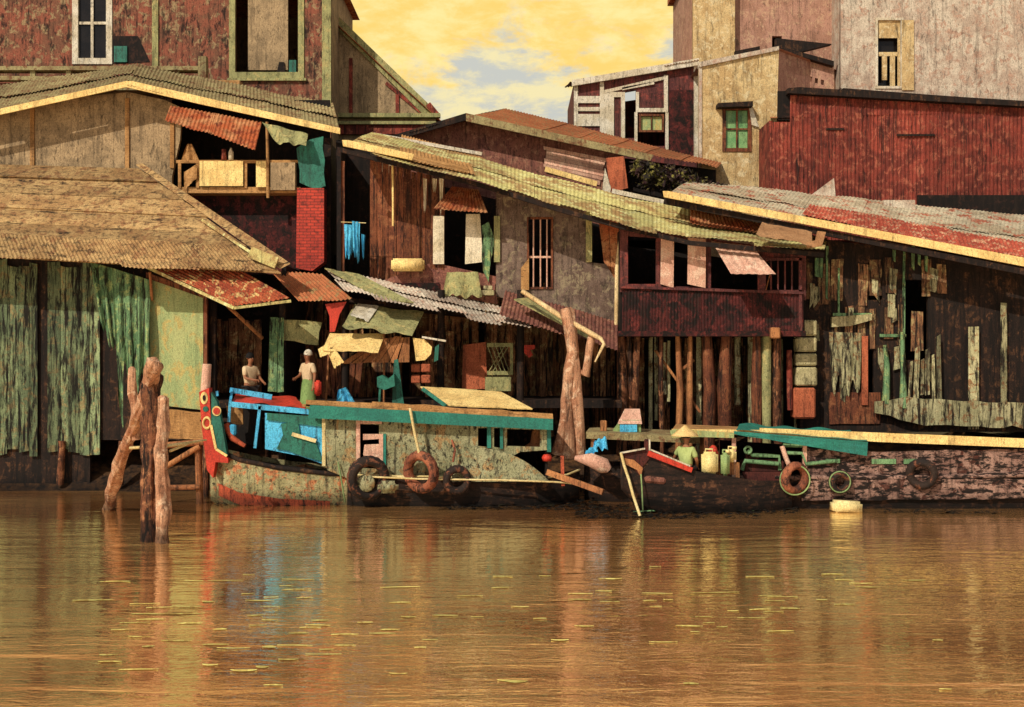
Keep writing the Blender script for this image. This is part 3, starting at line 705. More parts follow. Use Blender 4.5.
# H ochre plaster tower
Y = 42.0
Hh = building('plaster_house', 'tall ochre plaster house with small green paned window', 738, Y)
MB().panel([(699, 64), (779, 48), (772, 280), (699, 280)], Y, .2, holes=[[(726, 110), (748, 110), (748, 148), (726, 148)]]).obj('wall', 'ochre_plaster', Hh)
w = window(Hh, 726, 110, 748, 148, Y, 'brown_plank', 'glass_green', 2, 2, fw=3.5)
MB().panel([(718, 103), (753, 101), (753, 106), (718, 107)], Y-.45, .5).obj('hood', 'dark_wood', w)
MB().panel([(749, 106), (752, 106), (759, 127), (752, 125)], Y-.1, .08).obj('shutter', 'white_paint', w)
m = MB(); m.prism([W(778, 49, Y+.21), W(778, 49, Y+.21)+Vector((3.2, 3.5, 0)), W(778, 280, Y+.21)+Vector((3.2, 3.5, 0)), W(778, 280, Y+.21)], (-.15, .1, 0)); m.obj('side_wall', 'pink_plaster', Hh)
m = MB(); m.rect(699, 64, 702, 185, Y-.04, .1).panel([(699, 62), (779, 46), (779, 50), (699, 67)], Y-.1, .3).obj('coping', 'white_plaster', Hh)
MB().add([W(699, 64, Y), W(779, 48, Y), W(779, 48, Y)+Vector((3.2, 3.6, 0)), W(699, 64, Y)+Vector((0, 5, 0))], [[0, 1, 2, 3]]).obj('roof', 'pink_plaster', Hh)
# tall block behind
Y = 45.5
T = building('concrete_block_house', 'pale concrete upper block rising behind the ochre plaster house', 745, Y)
MB().panel([(693, -40), (735, -40), (735, 200), (693, 200)], Y, .2).obj('wall', 'ochre_plaster', T)
MB().panel([(735, -40), (842, -40), (842, 200), (735, 200)], Y+.4, .2, holes=[[(772, 36), (782, 36), (782, 50), (772, 50)]]).obj('wall', 'pink_plaster', T)
m = MB(); m.panel([(780, 50), (834, 66), (834, 104), (780, 96)], Y-1.6, .15, holes=[[(x, 68+(x-780)*.28), (x+3.2, 68.8+(x-780)*.28), (x+3.2, 74+(x-780)*.28), (x, 73+(x-780)*.28)] for x in (790, 797, 809, 815, 821)]).obj('vent_wall', 'pink_plaster', T)
MB().panel([(779, 46), (834, 61), (834, 66), (779, 50)], Y-1.9, .6).obj('ledge', 'dark_wood', T)
m = MB(); m.panel([(735, 51), (760, 46), (760, 53), (735, 57)], Y-.2, .3).panel([(776, 38), (832, 44), (800, 52), (776, 48)], Y-1.2, .3).obj('awning', 'dark_wood', T)
shell(T, 693, 842, -40, -40, 200, Y, 51, 'pink_plaster')
MB().rect(688, -46, 846, -40, Y-.3, 6).obj('roof', 'rust_tin', T)
# white building far right
Y = 44.6
Wb = building('white_plaster_house', 'whitewashed plaster house with ochre shuttered window at upper right', 890, Y)
MB().panel([(841, -40), (1120, -40), (1120, 240), (841, 240)], Y, .2, holes=[[(878, 20), (901, 20), (901, 86), (878, 86)]]).obj('wall', 'white_plaster', Wb)
for x0, x1 in ((878, 901),):
    w = window(Wb, x0, 20, x1, 86, Y, 'white_paint', 'glass_dark', 1, 1, fw=2.5, deep=.3)
    m = MB(); m.rect(x0+.5, 52, x1-1, 56, Y+.05, .04).rect(x0+.5, 20, x1-1, 38, Y+.05, .04).rect(x0+4, 56, x0+9, 80, Y+.06, .03).rect(x0+12, 56, x0+17, 86, Y+.06, .03).rect(x1-3.4, 20, x1-.5, 86, Y+.055, .03)
    m.obj('shutter', 'ochre_plaster', w)
MB().rect(902, 20, 914, 90, Y-.06, .05).obj('shutter', 'ochre_plaster', Wb)
shell(Wb, 841, 1120, -40, -40, 240, Y, 51, 'white_plaster')
MB().rect(836, -46, 1126, -40, Y-.3, 6.6).obj('roof', 'rust_tin', Wb)
MB().panel([(843, 92), (935, 100), (1120, 112), (1120, 108), (935, 95), (843, 88)], Y-.1, .1).obj('ledge', 'dark_wood', Wb)

# I red corrugated wall
Y = 40.2
I_ = building('red_tin_shed', 'long shed clad in streaked red corrugated tin at upper right', 850, Y)
m = MB()
xs = [770, 790, 826, 872, 924, 980, 1040, 1110]
for i in range(len(xs)-1):
    x0, x1 = xs[i], xs[i+1]; yt0 = 120 if i == 0 else 93+(x0-790)*.055; yt1 = 120 if i == 0 else 93+(x1-790)*.055
    m.corr(W(x0, 240, Y), W(x1+1, 240, Y), W(x1+1, yt1, Y+.02), W(x0, yt0, Y+.02), cols=1, rows=1, period=.13, amp=.02, tvar=.2, ragged=.0, lift=.004)
m.obj('wall', 'red_tin', I_)
MB().rect(778, 91, 791, 120, Y+.05, .1).obj('panel', 'interior', I_)
MB().panel([(788, 88), (800, 87), (1110, 106), (1110, 111), (788, 93)], Y-.3, .8).obj('ridge_cap', 'dark_wood', I_)
shell(I_, 770, 1110, 120, 112, 260, Y, 43.6, 'red_tin')
MB().add([W(770, 118, Y), W(1110, 109, Y), W(1110, 109, 44), W(770, 116, 44)], [[0, 1, 2, 3]]).obj('roof', 'rust_tin', I_)
m = MB(); m.rect(826, 128, 844, 130, Y-.05, .03).rect(897, 134, 935, 136, Y-.05, .03).objs('seam_strip', 'dark_wood', I_)

# J / L right-hand house
Y = 33.6
L = building('patched_house', 'patched plank house with cream edged roof at far right', 870, Y)
MB().corr(W(664, 197, 33.0), W(1090, 277, 32.2), W(1090, 222, 37.6), W(690, 180, 37.6), cols=9, rows=2, tvar=.2, ragged=.1, lift=.016, amp=.012).obj('roof', 'patched_tin', L)
MB().panel([(663, 191), (668, 191), (1090, 270), (1090, 279), (664, 197)], 32.35, .06).objs('fascia', 'cream_paint', L)
MB().bar(W(664, 201, 32.6), W(1090, 285, 32.4), .16, .1).obj('eave_beam', 'dark_wood', L)
m = MB()
e0, e1, t1, t0 = Vector(W(664, 197, 33.0)), Vector(W(1090, 277, 32.2)), Vector(W(1090, 222, 37.6)), Vector(W(690, 180, 37.6))
def onroof(u, v): return e0.lerp(e1, u).lerp(t0.lerp(t1, u), v)+Vector((0, -.03, .05))
m.corr(onroof(.32, .1), onroof(.7, .06), onroof(.66, .42), onroof(.32, .55), cols=3, ragged=.2)
m.corr(onroof(.62, .05), onroof(1, .03), onroof(.98, .35), onroof(.6, .4), cols=3, ragged=.2).obj('roof_patch', 'red_sheet', L)
m = MB(); m.panel([(810, 196), (834, 178), (836, 200)], 37.4, .08).panel([(884, 200), (915, 200), (917, 222), (884, 218)], 36.8, .1).obj('roof_board', 'white_plaster', L)
MB().rect(918, 195, 1090, 262, 37.8, .1).obj('back_board', 'interior', L)
walls = MB(); walls.panel([(800, 236), (1100, 275), (1100, 432), (800, 432)], Y, .12,
    holes=[[(868, 262), (882, 262), (882, 300), (868, 300)], [(905, 280), (928, 280), (928, 360), (905, 360)], [(862, 350), (874, 350), (874, 395), (862, 395)]])
walls.obj('wall', 'dark_wood', L)
shell(L, 800, 1100, 236, 280, 440, Y, 37.4, 'interior')
m = MB(); random.seed(21)
for i in range(11):
    x = 806+i*13+rnd(-2, 2)
    for y0, y1 in ((258, 306), (308, 352)):
        if random.random() < .72:
            a, b = y0+rnd(-4, 8), y1-rnd(0, 14); w_ = rnd(6, 12)
            m.panel([(x, a), (x+w_, a+rnd(-2, 2)), (x+w_+rnd(-1, 1), b), (x+rnd(-1, 1), b)], Y-.04-rnd(0, .03), .03, jit=.02, tone=rnd(-.3, .3))
m.obj('plank_patch', 'worn_plank', L)
m = MB()
for x, y0, y1, w_ in ((815, 258, 278, 8), (826, 246, 300, 2.5), (838, 268, 318, 2), (833, 330, 336, 0), (903, 250, 352, 2.5), (912, 246, 270, 3), (918, 248, 266, 3), (925, 250, 272, 3), (893, 248, 262, 3)):
    if w_: m.panel([(x, y0), (x+w_, y0), (x+w_-.6, y1), (x, y1-2)], Y-.09, .04, jit=.01)
m.rect(833, 313, 872, 316, Y-.1, .05).rect(880, 334, 906, 337, Y-.1, .05).objs('green_strip', 'green_cloth', L)
MB().panel([(832, 317), (872, 314), (872, 320), (850, 326), (832, 327)], Y-.2, .12).obj('ledge', 'pale_stone', L)
MB().cloth(W(829, 332, Y-.12), W(862, 333, Y-.12), W(860, 388, Y-.15), W(832, 385, Y-.15), 3, .04, ragged=.2).obj('sheet_wall', 'pale_worn', L)
MB().rect(862, 336, 868, 405, Y-.13, .06).objs('post', 'terracotta_block', L)
m = MB(); m.panel([(876, 401), (908, 397), (940, 399), (1000, 402), (1090, 406), (1090, 428), (925, 425), (876, 412)], Y-.3, .12, jit=.06).obj('low_wall', 'pale_worn', L)
m = MB(); m.planks(W(911, 356, Y-.25), W(942, 336, Y-.25), W(944, 402, Y-.25), W(908, 402, Y-.25), 6, tvar=.5, jl=.35, gap=.05, dj=.06).obj('lower_board', 'pale_worn', L)
m = MB(); m.planks(W(950, 310, Y-.2), W(1085, 310, Y-.2), W(1085, 405, Y-.2), W(950, 405, Y-.2), 13, tvar=.5, jl=.7, drop=.4, gap=.06).obj('wall_board', 'pale_worn', L)
m = MB()
for i in range(9):
    x = rnd(806, 930); y = rnd(262, 330); m.panel([(x, y), (x+rnd(4, 9), y+rnd(-2, 2)), (x+rnd(4, 9), y+rnd(12, 30)), (x, y+rnd(12, 26))], Y-.1-rnd(0, .03), .03, jit=.03, tone=rnd(-.4, .2))
m.objs('wall_patch', 'pale_worn', L)
m = MB()
for i in range(8):
    x = rnd(806, 930); y = rnd(330, 395); m.panel([(x, y), (x+rnd(3, 7), y+rnd(-2, 2)), (x+rnd(3, 7), y+rnd(12, 34)), (x, y+rnd(12, 26))], Y-.07-rnd(0, .03), .03, jit=.03, tone=rnd(-.4, .2))
m.objs('wall_patch', 'pale_worn', L)
MB().rect(830, 392, 880, 424, Y-.06, .05, jit=.03).obj('lower_board', 'brown_plank', L)
m = MB(); m.tube([W(886, 404, Y-.2), W(887, 365, Y-.2), W(885, 345, Y-.2)], [.12, .08, .05], nz=.2).tube([W(904, 408, Y-.2), W(903, 370, Y-.2), W(902, 332, Y-.2)], [.13, .07, .06], nz=.2).objs('post', 'green_cloth', L)
m = MB()
for y0, y1 in ((320, 336), (337.5, 352), (353.5, 366), (367, 386)):
    m.box(W(805, (y0+y1)/2, Y-.35), (.58, .4, (y1-y0)/F*33.2*.98), bev=.04, rot=(0, 0, rnd(-.06, .06)), tone=rnd(-.12, .12))
tag(m.obj('stone_pier', 'pale_stone'), 'pier of pale stone blocks beside the maroon tin siding', 'pier')
o = MB().box(W(803, 403, Y-.4), (.6, .45, .85), bev=.05); tag(o.obj('terracotta_pedestal', 'terracotta_block'), 'terracotta block under the pale stone pier', 'block')
MB().tube([W(790, 410, Y-.5), W(789, 350, Y-.5)], .08).obj('red_post', 'red_tin', L)
TB = MB(); TB.cloth(W(762, 222, 32.0), W(812, 232, 32.0), W(812, 246, 31.2), W(756, 234, 31.2), 1, .03, ragged=.05)
tag(TB.obj('canvas_sheet', 'tarp_brown'), 'tan canvas sheet tucked under the cream roof edge', 'canvas')
o = MB().panel([(818, 231), (826, 232), (822, 246), (808, 248), (806, 243), (816, 240)], 31.25, .1); tag(o.obj('canvas_bracket', 'tarp_brown'), 'curved tan bracket at the right end of the canvas sheet', 'bracket')

# K maroon box house on stilts
Y = 32.4
K = building('stilt_house', 'maroon tin sided stilt house with pink shutters', 710, Y)
m = MB()
kxs = [622, 660, 700, 745, 803]
for i in range(4):
    m.corr(W(kxs[i], 331, Y-.05), W(kxs[i+1]+.5, 331, Y-.05), W(kxs[i+1]+.5, 288+i*1.2+1, Y), W(kxs[i], 288+i*1.2, Y), period=.085, amp=.013, ragged=0, lift=.004, tvar=.25)
m.obj('siding', 'maroon_tin', K)
MB().panel([(620, 226), (706, 238), (806, 252), (806, 300), (620, 292)], Y+.06, .1,
           holes=[[(628, 236), (656, 238), (656, 284), (628, 284)], [(661, 238), (706, 240), (706, 287), (661, 286)],
                  [(711, 243), (758, 250), (758, 291), (711, 288)], [(766, 259), (800, 261), (800, 293), (766, 292)]]).obj('wall', 'purple_plank', K)
MB().bar(W(620, 287, Y-.03), W(803, 293, Y-.03), .07, .12).obj('sill', 'purple_plank', K)
for x0, x1 in ((661, 674), (688, 706)):
    MB().panel([(x0, 237.5), (x1, 239), (x1-.5, 288), (x0-.5, 284)], Y-.08, .05).obj('shutter', 'shutter_pink', K)
MB().corr(W(731, 274, 31.2), W(776, 274, 31.2), W(752, 246, 32.3), W(711, 241, 32.3), period=.2, amp=.008, ragged=0).obj('propped_shutter', 'shutter_pink', K)
m = MB(); m.tube([W(770, 274, 31.25), W(766, 290, Y-.05)], .015, 5).obj('prop', 'wood_tan', K)
w = MB(); w.rect(765, 258, 802, 260.5, Y-.06, .06).rect(799, 258, 802, 331, Y-.06, .06).rect(765, 290, 802, 293, Y-.06, .06).rect(758, 256, 766, 291, Y-.02, .06)
wo = w.obj('window', 'purple_plank', K)
m = MB()
for x in (771, 778, 785, 792): m.tube([W(x, 260, Y), W(x, 291, Y)], .025, 6)
m.objs('window_bar', 'purple_plank', wo)
shell(K, 620, 806, 230, 252, 332, Y+.06, 36.6, 'interior')
MB().prism([W(618, 331, Y-.1), W(806, 331, Y-.1), W(806, 331, Y-.1)+Vector((0, 4.2, 0)), W(618, 331, Y-.1)+Vector((0, 4.2, 0))], (0, 0, -.14)).obj('floor', 'maroon_tin', K)
m = MB(); random.seed(5)
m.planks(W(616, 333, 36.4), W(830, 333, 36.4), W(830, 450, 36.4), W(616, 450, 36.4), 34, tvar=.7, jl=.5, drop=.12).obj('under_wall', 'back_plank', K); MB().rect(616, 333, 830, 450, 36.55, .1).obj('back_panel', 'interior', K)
for x, w_, y0, mt in ((622, .16, 430, 'log_dark'), (630, .1, 425, 'log_dark'), (636, .12, 425, 'log_dark'), (662, .07, 420, 'log_dark'), (678, .1, 405, 'wood_tan'), (690, .09, 385, 'wood_tan'),
                      (708, .18, 430, 'brown_plank'), (726, .2, 430, 'brown_plank'), (757, .15, 430, 'brown_plank'), (766, .16, 430, 'olive_paint'), (778, .14, 425, 'log_dark')):
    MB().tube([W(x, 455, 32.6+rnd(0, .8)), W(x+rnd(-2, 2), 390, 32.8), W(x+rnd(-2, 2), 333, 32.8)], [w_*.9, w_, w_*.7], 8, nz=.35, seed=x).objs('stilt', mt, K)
o = MB().box(W(775, 333, Y-.2), (.25, .2, .3), bev=.03); tag(o.obj('wooden_block', 'wood_tan'), 'small tan block hanging below the maroon siding', 'block')
m = MB(); m.bar(W(655, 350, 33), W(700, 412, 33), .07, .05).bar(W(678, 372, 32.9), W(694, 360, 32.9), .07, .05); tag(m.obj('broken_timber', 'wood_tan'), 'broken branching timber standing under the stilt house', 'timber')

random.seed(77)
m = MB(); m.planks(W(642, 338, 33.6), W(800, 338, 33.6), W(800, 424, 33.6), W(642, 424, 33.6), 26, tvar=.6, jl=1.1, drop=.5, gap=.05, dj=.15).obj('under_board', 'pale_worn', K)
m = MB(); m.planks(W(540, 345, 35.0), W(618, 352, 35.0), W(618, 420, 35.0), W(540, 420, 35.0), 12, tvar=.6, jl=.9, drop=.5, gap=.05, dj=.1).obj('back_board', 'worn_plank', D_)
m = MB(); m.planks(W(300, 352, 33.4), W(372, 352, 33.4), W(364, 402, 33.4), W(312, 402, 33.4), 10, tvar=.5, jl=.3, drop=.1, gap=.03, dj=.05).obj('fence_board', 'brown_plank', D_)
# ------------------------------------------------------------ loose items on the shop front
o = MB(); o.cloth(W(355, 304, 32.3), W(424, 312, 32.3), W(412, 336, 31.2), W(342, 326, 31.2), 2, .04, ragged=.04)
tag(o.obj('tarpaulin', 'olive_paint'), 'olive tarpaulin awning above the cream awning', 'tarpaulin')
o = MB().cloth(W(358, 303, 32.2), W(379, 306, 32.2), W(368, 322, 31.4), W(350, 314, 31.4), 1, .02); tag(o.obj('white_sheet', 'white_paint'), 'crumpled whitish sheet on the olive tarpaulin', 'sheet')
CA = thing('canvas_awning', 'bright cream canvas awning with drooping corner over the boat landing', 'awning', W(350, 350, 31.2))
MB().cloth(W(330, 333, 31.7), W(385, 334, 31.7), W(378, 353, 30.9), W(322, 350, 30.9), 1, .02, ragged=.03).obj('canvas', 'cream_paint', CA)
MB().cloth(W(326, 348, 30.95), W(336, 350, 30.95), W(344, 362, 30.9), W(334, 368, 30.9), 1, .02).obj('flap', 'cream_paint', CA)
MB().cloth(W(318, 349, 30.95), W(330, 342, 31.0), W(330, 354, 30.9), W(320, 357, 30.9), 1, .02).obj('flap', 'cream_paint', CA)
m = MB(); m.tube([W(384, 334, 31.6), W(384, 405, 31.6)], .03, 6).tube([W(330, 334, 31.7), W(326, 400, 31.7)], .03, 6).objs('pole', 'wood_tan', CA)
o = MB().planks(W(381, 338, 31.5), W(410, 336, 31.5), W(410, 362, 31.5), W(340, 364, 31.5), 7, tvar=.2); tag(o.obj('wooden_screen', 'wood_tan'), 'brown board screen beside the cream awning', 'screen')
o = MB().panel([(413, 338), (424, 339), (432, 347), (431, 354), (425, 360), (416, 361)], 31.3, .03, jit=.01); tag(o.obj('canvas_flap', 'cream_paint'), 'rounded cream canvas flap right of the board screen', 'canvas')
o = MB().panel([(435, 347), (439, 344), (438, 360), (434, 362)], 31.3, .04); tag(o.obj('teal_bottle_rack', 'teal_paint'), 'small teal strip hanging beside the cream flap', 'strip')
o = MB().bar(W(422, 337, 31.2), W(446, 341, 31.2), .05, .05); tag(o.obj('white_pole', 'white_paint'), 'short white pole above the cream flap', 'pole')
m = MB()
for x in (412, 422):
    for y in (364, 375): m.box(W(x+4, y+4, 32.0), (.24, .2, .22), bev=.02)
tag(m.obj('brick_stack', 'terracotta_block'), 'stack of four orange blocks under the cream flap', 'blocks')
o = MB().panel([(325, 304), (347, 302), (340, 314), (335, 332), (330, 332), (330, 316)], 31.9, .04, jit=.03); tag(o.obj('red_flag', 'red_paint'), 'torn red cloth hanging beside the olive tarpaulin', 'cloth')
CH = thing('chair', 'teal painted wooden chair behind the green houseboat roof', 'chair', W(392, 405, 31.0))
MB().panel([(394, 360), (398, 359), (404, 405), (392, 405)], 31.0, .06).obj('backrest', 'teal_paint', CH)
MB().panel([(377, 377), (382, 375), (388, 379), (394, 374), (395, 386), (384, 390), (377, 387)], 30.7, .4).obj('seat', 'teal_paint', CH)
m = MB(); m.bar(W(380, 388, 30.75), W(379, 408, 30.75), .05, .05).bar(W(380, 388, 31.0), W(379, 408, 31.0), .05, .05).objs('leg', 'teal_paint', CH)
o = MB().panel([(522, 345), (535, 345), (535, 349), (530, 350), (533, 355), (529, 358), (526, 355), (522, 349)], 33.3, .05); tag(o.obj('red_lantern', 'red_paint'), 'small red lantern hanging in the dark store', 'lantern')
o = MB().cloth(W(338, 390, 31.0), W(346, 387, 31.0), W(355, 402, 31.0), W(336, 402, 31.0), 2, .08); tag(o.obj('blue_bundle', 'blue_paint'), 'sky blue cloth bundle on the houseboat roof', 'bundle')

# forked tree-trunk post
FP = thing('forked_post', 'tall forked tree trunk post standing at the middle of the bank', 'post', W(570, 452, 30.6))
MB().tube([W(567, 458, 30.6), W(567, 445, 30.6), W(566, 400, 30.65), W(570, 370, 30.7), (W(573, 352, 30.75)), W(570, 330, 30.8), W(567, 312, 30.9), W(566, 308, 30.9)], [.23, .17, .16, .15, .16, .16, .17, .13], 28, nz=.45, seed=1).obj('trunk', 'log_bark', FP)
MB().tube([W(580, 457, 30.7), W(579, 440, 30.7), W(577, 400, 30.7), W(575, 362, 30.75), W(573, 345, 30.8)], [.2, .16, .15, .14, .1], 28, nz=.45, seed=2).obj('trunk', 'log_bark', FP)
MB().tube([W(581, 372, 30.8), W(586, 375, 30.7), W(588, 360, 30.7), W(590, 345, 30.7), W(592, 334, 30.8)], [.1, .12, .1, .1, .1], 9, nz=.3, seed=3).obj('branch', 'log_bark', FP)
MB().tube([W(556, 455, 30.5), W(562, 430, 30.55), W(566, 400, 30.6)], [.16, .1, .06], 8, nz=.3, seed=4).obj('branch', 'log_bark', FP)
BP = thing('leaning_pole', 'pale bent pole propped across the forked trunk under the grey wall', 'pole', W(600, 360, 30.5))
MB().tube([W(522, 291, 31.4), W(560, 316, 31.0), W(592, 334, 30.6), W(601, 339, 30.5), W(604, 344, 30.45), W(595, 362, 30.45)], [.06, .07, .07, .06, .045, .02], 8, nz=.2).obj('shaft', 'pole_pale', BP)

# ------------------------------------------------------------ piles at left
random.seed(11)
def pile(pts, rad, mat, label, seed):
    m = MB(); path = []; rr = []
    for i in range(len(pts)-1):
        for j in range(10):
            t = j/10; a, b = W(*pts[i]), W(*pts[i+1]); path.append(a.lerp(b, t)+Vector((noise.noise(Vector((i+t, seed, 0)))*.06, 0, 0))); rr.append(lerp(rad[i], rad[i+1], t))
    path.append(W(*pts[-1])); rr.append(rad[-1])
    path.append(path[-1]+Vector((.01, 0, .05))); rr.append(rad[-1]*.5)
    return tag(m.tube(path, rr, 28, nz=.5, seed=seed).obj('mooring_pile', mat), label, 'wooden pile', 'wooden piles in the water at left')
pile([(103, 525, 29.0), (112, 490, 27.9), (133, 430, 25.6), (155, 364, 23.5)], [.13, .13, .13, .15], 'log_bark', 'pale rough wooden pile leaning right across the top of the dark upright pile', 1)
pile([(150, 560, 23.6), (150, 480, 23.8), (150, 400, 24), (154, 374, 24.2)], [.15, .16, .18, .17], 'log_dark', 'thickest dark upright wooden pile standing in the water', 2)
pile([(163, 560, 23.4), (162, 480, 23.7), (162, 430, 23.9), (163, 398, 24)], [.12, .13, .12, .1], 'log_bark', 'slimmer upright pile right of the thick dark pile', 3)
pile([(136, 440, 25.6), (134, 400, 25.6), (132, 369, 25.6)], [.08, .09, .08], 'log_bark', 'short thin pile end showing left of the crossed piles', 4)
m = MB().tube([W(130, 448, 24.3), W(165, 446, 24), W(182, 444, 24.6), W(206, 440, 27.5)], [.03, .035, .035, .02], 7).tube([W(170, 451, 24.2), W(185, 445, 24.8), W(190, 443, 25)], [.03, .025, .02], 6)
tag(m.obj('tie_stick', 'rope'), 'pale yellow forked stick tied across the wooden piles', 'stick')
TR = thing('trestle', 'low tan timber trestle on the bank between piles and painted prow', 'trestle', W(185, 492, 29.6))
m = MB(); m.tube([W(198, 440, 29.6), W(200, 505, 29.6)], .09, nz=.2).tube([W(162, 445, 29.6), W(162, 505, 29.6)], .09, nz=.2).objs('leg', 'wood_tan', TR)
m = MB(); m.tube([W(160, 470, 29.5), W(200, 446, 29.5)], .07, nz=.2).tube([W(160, 488, 29.5), W(200, 487, 29.5)], .07, nz=.2).tube([W(158, 446, 29.5), W(204, 442, 29.5)], .08, nz=.2).objs('brace', 'wood_tan', TR)

# ------------------------------------------------------------ boats
def hull(parent, name, mat, st, th=.05, mat2=None, zband=None):
    """st: stations (x, y_center, half_width, z_gunwale, z_keel); flat-bottomed wooden hull"""
    m = MB(); vs = []; prof = []
    for x, yc, hw, zg, zk in st:
        r = []
        for s, t in ((-1, 0), (-.99, .25), (-.96, .55), (-.86, .85), (-.4, 1), (0, 1.04), (.4, 1), (.86, .85), (.96, .55), (.99, .25), (1, 0)):
            r.append(Vector((x, yc+s*hw, lerp(zg, zk, t))))
        prof.append(r)
    n = len(prof[0]); vs = [p for r in prof for p in r]; fs = []
    for i in range(len(prof)-1):
        for j in range(n-1): fs.append([i*n+j, i*n+j+1, (i+1)*n+j+1, (i+1)*n+j])
    m.add(vs, fs, 0, True)
    m.add(prof[0], [list(range(n))]); m.add(prof[-1], [list(range(n))[::-1]])
    h = m.obj(name, mat, parent)
    # deck just below the gunwale
    d = MB(); dv = []
    for x, yc, hw, zg, zk in st: dv += [(x, yc-hw*.96, zg-.12), (x, yc+hw*.96, zg-.12)]
    d.add(dv, [[2*i, 2*i+1, 2*i+3, 2*i+2] for i in range(len(st)-1)]); d.obj('deck', 'dark_wood', parent)
    return h
def gunwale(parent, st, mat, r=.05, side=-1, name='gunwale'):
    m = MB(); m.tube([(x, yc+side*hw, zg+.01) for x, yc, hw, zg, zk in st], r, 6); return m.obj(name, mat, parent)
def X(px, Y): return (px-CX)/F*Y
def Z(py, Y): return CZ-(py-CY)/F*Y

# boat 1: painted prow boat at left
Y1 = 29.2
B1 = thing('wooden_boat', 'wooden boat with red and teal painted prow and sky blue rails', 'boat', (X(270, Y1), Y1+.8, 0))
st = [(X(206, Y1), Y1+.5, .12, Z(440, Y1), .1), (X(216, Y1), Y1+.6, .35, Z(452, Y1), -.1), (X(240, Y1), Y1+.7, .75, Z(460, Y1), -.3), (X(280, Y1), Y1+.85, .95, Z(468, Y1), -.4), (X(330, Y1), Y1+1.0, 1.05, Z(474, Y1), -.4), (X(400, Y1), Y1+1.15, 1.05, Z(474, Y1), -.4)]
hull(B1, 'hull', 'pale_hull', st)
gunwale(B1, st, 'dark_wood', .06)
m = MB(); q = [(x, yc-hw*.96-.02, lerp(zg, zk, .56)) for x, yc, hw, zg, zk in st[1:5]]; q2 = [(x, yc-hw*.89-.025, lerp(zg, zk, .78)) for x, yc, hw, zg, zk in st[1:5]]
m.add(q+q2, [[i, i+1, i+5, i+4] for i in range(3)]).obj('waterline_band', 'orange_hull', B1)
# prow post with painted panels
yp = Y1-.05
pp = MB().panel([(199, 392), (209, 388), (211, 420), (217, 452), (213, 478), (207, 470), (202, 430)], yp, .3).obj('prow', 'red_paint', B1)
MB().panel([(211, 392), (217, 402), (222, 425), (227, 456), (216, 449), (211.5, 425)], yp-.06, .2).obj('prow_board', 'teal_paint', B1)
m = MB(); m.panel([(217, 451), (228, 458), (228, 463), (214, 462)], yp-.05, .2).obj('prow_edge', 'red_paint', B1)
m = MB(); m.bar(W(211, 425, yp-.07), W(216, 449, yp-.07), .06, .03).bar(W(216, 449, yp-.07), W(227, 456, yp-.07), .06, .03).obj('prow_trim', 'cream_paint', B1)
def disc(x, y, r, Yd, mat, nm, sq=1.0, th=.03):
    c = W(x, y, Yd); rr = r/F*Yd; pts = [c+Vector((rr*math.cos(a)*sq, 0, rr*math.sin(a))) for a in [2*math.pi*i/20 for i in range(20)]]
    return MB().prism(pts, (0, th, 0)).obj(nm, mat, B1)
disc(204, 398, 6.2, yp-.015, 'cream_paint', 'painted_ring', .6); disc(204, 398, 3, yp-.03, 'dark_wood', 'painted_ring', .5)
disc(205.5, 409, 2.8, yp-.02, 'teal_paint', 'painted_dot'); disc(216.5, 411, 5, yp-.08, 'cream_paint', 'painted_ring', .9); disc(216.5, 411, 3.4, yp-.1, 'red_paint', 'painted_dot')
m = MB(); m.torus(W(207, 423, yp), .13, .035, sx=.7).obj('painted_arch', 'cream_paint', B1)
m = MB(); m.tube([W(205, 395, yp+.15), W(207, 364, yp+.15)], [.12, .11], 10).obj('prow_post', 'shutter_pink', B1)
# blue rails and cabin
yc = Y1+.12
m = MB(); m.bar(W(230, 390, yc+.9), W(272, 397, yc+.9), .13, .06).bar(W(229, 404, yc), W(322, 413, yc), .13, .06).bar(W(230, 404, yc), W(229, 422, yc), .06, .05).bar(W(260, 406, yc), W(255, 448, yc), .07, .06).bar(W(217, 391, yc+.7), W(217.5, 396, yc+.7), .06, .05)
m.bar(W(232, 391, yc+.9), W(230, 404, yc), .06, .05).objs('rail', 'blue_paint', B1)
MB().cloth(W(236, 393, yc+1.4), W(296, 397, yc+1.4), W(306, 409, yc+.03), W(232, 402, yc+.03), 2, .04, ragged=.04).obj('canopy', 'red_paint', B1)
MB().panel([(265, 413), (323, 417), (323, 464), (300, 456), (265, 449)], yc+.05, .08, holes=[[(290, 436), (310, 438), (310, 446), (290, 444)]]).obj('cabin_wall', 'blue_paint', B1)
m = MB(); m.panel([(267, 413), (323, 417), (323, 427), (267, 420)], yc, .05).panel([(281, 424), (297, 421), (300, 436), (316, 440), (322, 462), (304, 456), (276, 448), (282, 436)], yc-.01, .04, jit=.05).obj('cabin_panel', 'teal_paint', B1)
MB().bar(W(292, 434, yc-.06), W(316, 441, yc-.06), .09, .03).obj('window_ledge', 'rope', B1)
MB().rect(322, 414, 325.5, 466, yc-.03, .08).obj('cabin_post', 'rope', B1)
MB().panel([(226, 402), (262, 404), (262, 448), (232, 440)], yc+1.3, .06).obj('inner_wall', 'interior', B1)
MB().panel([(226, 406), (243, 406), (243, 424), (234, 424), (229, 420)], yc+.6, .05, jit=.03).obj('side_board', 'tan_board', B1)
MB().tube([W(226, 424, yc+.1), W(232, 438, yc+.05), W(245, 446, yc)], [.09, .08, .05], 8).obj('bow_rib', 'orange_hull', B1)
MB().box(W(233, 430, yc+.1), (.16, .2, .28), bev=.04).obj('float', 'blue_paint', B1)
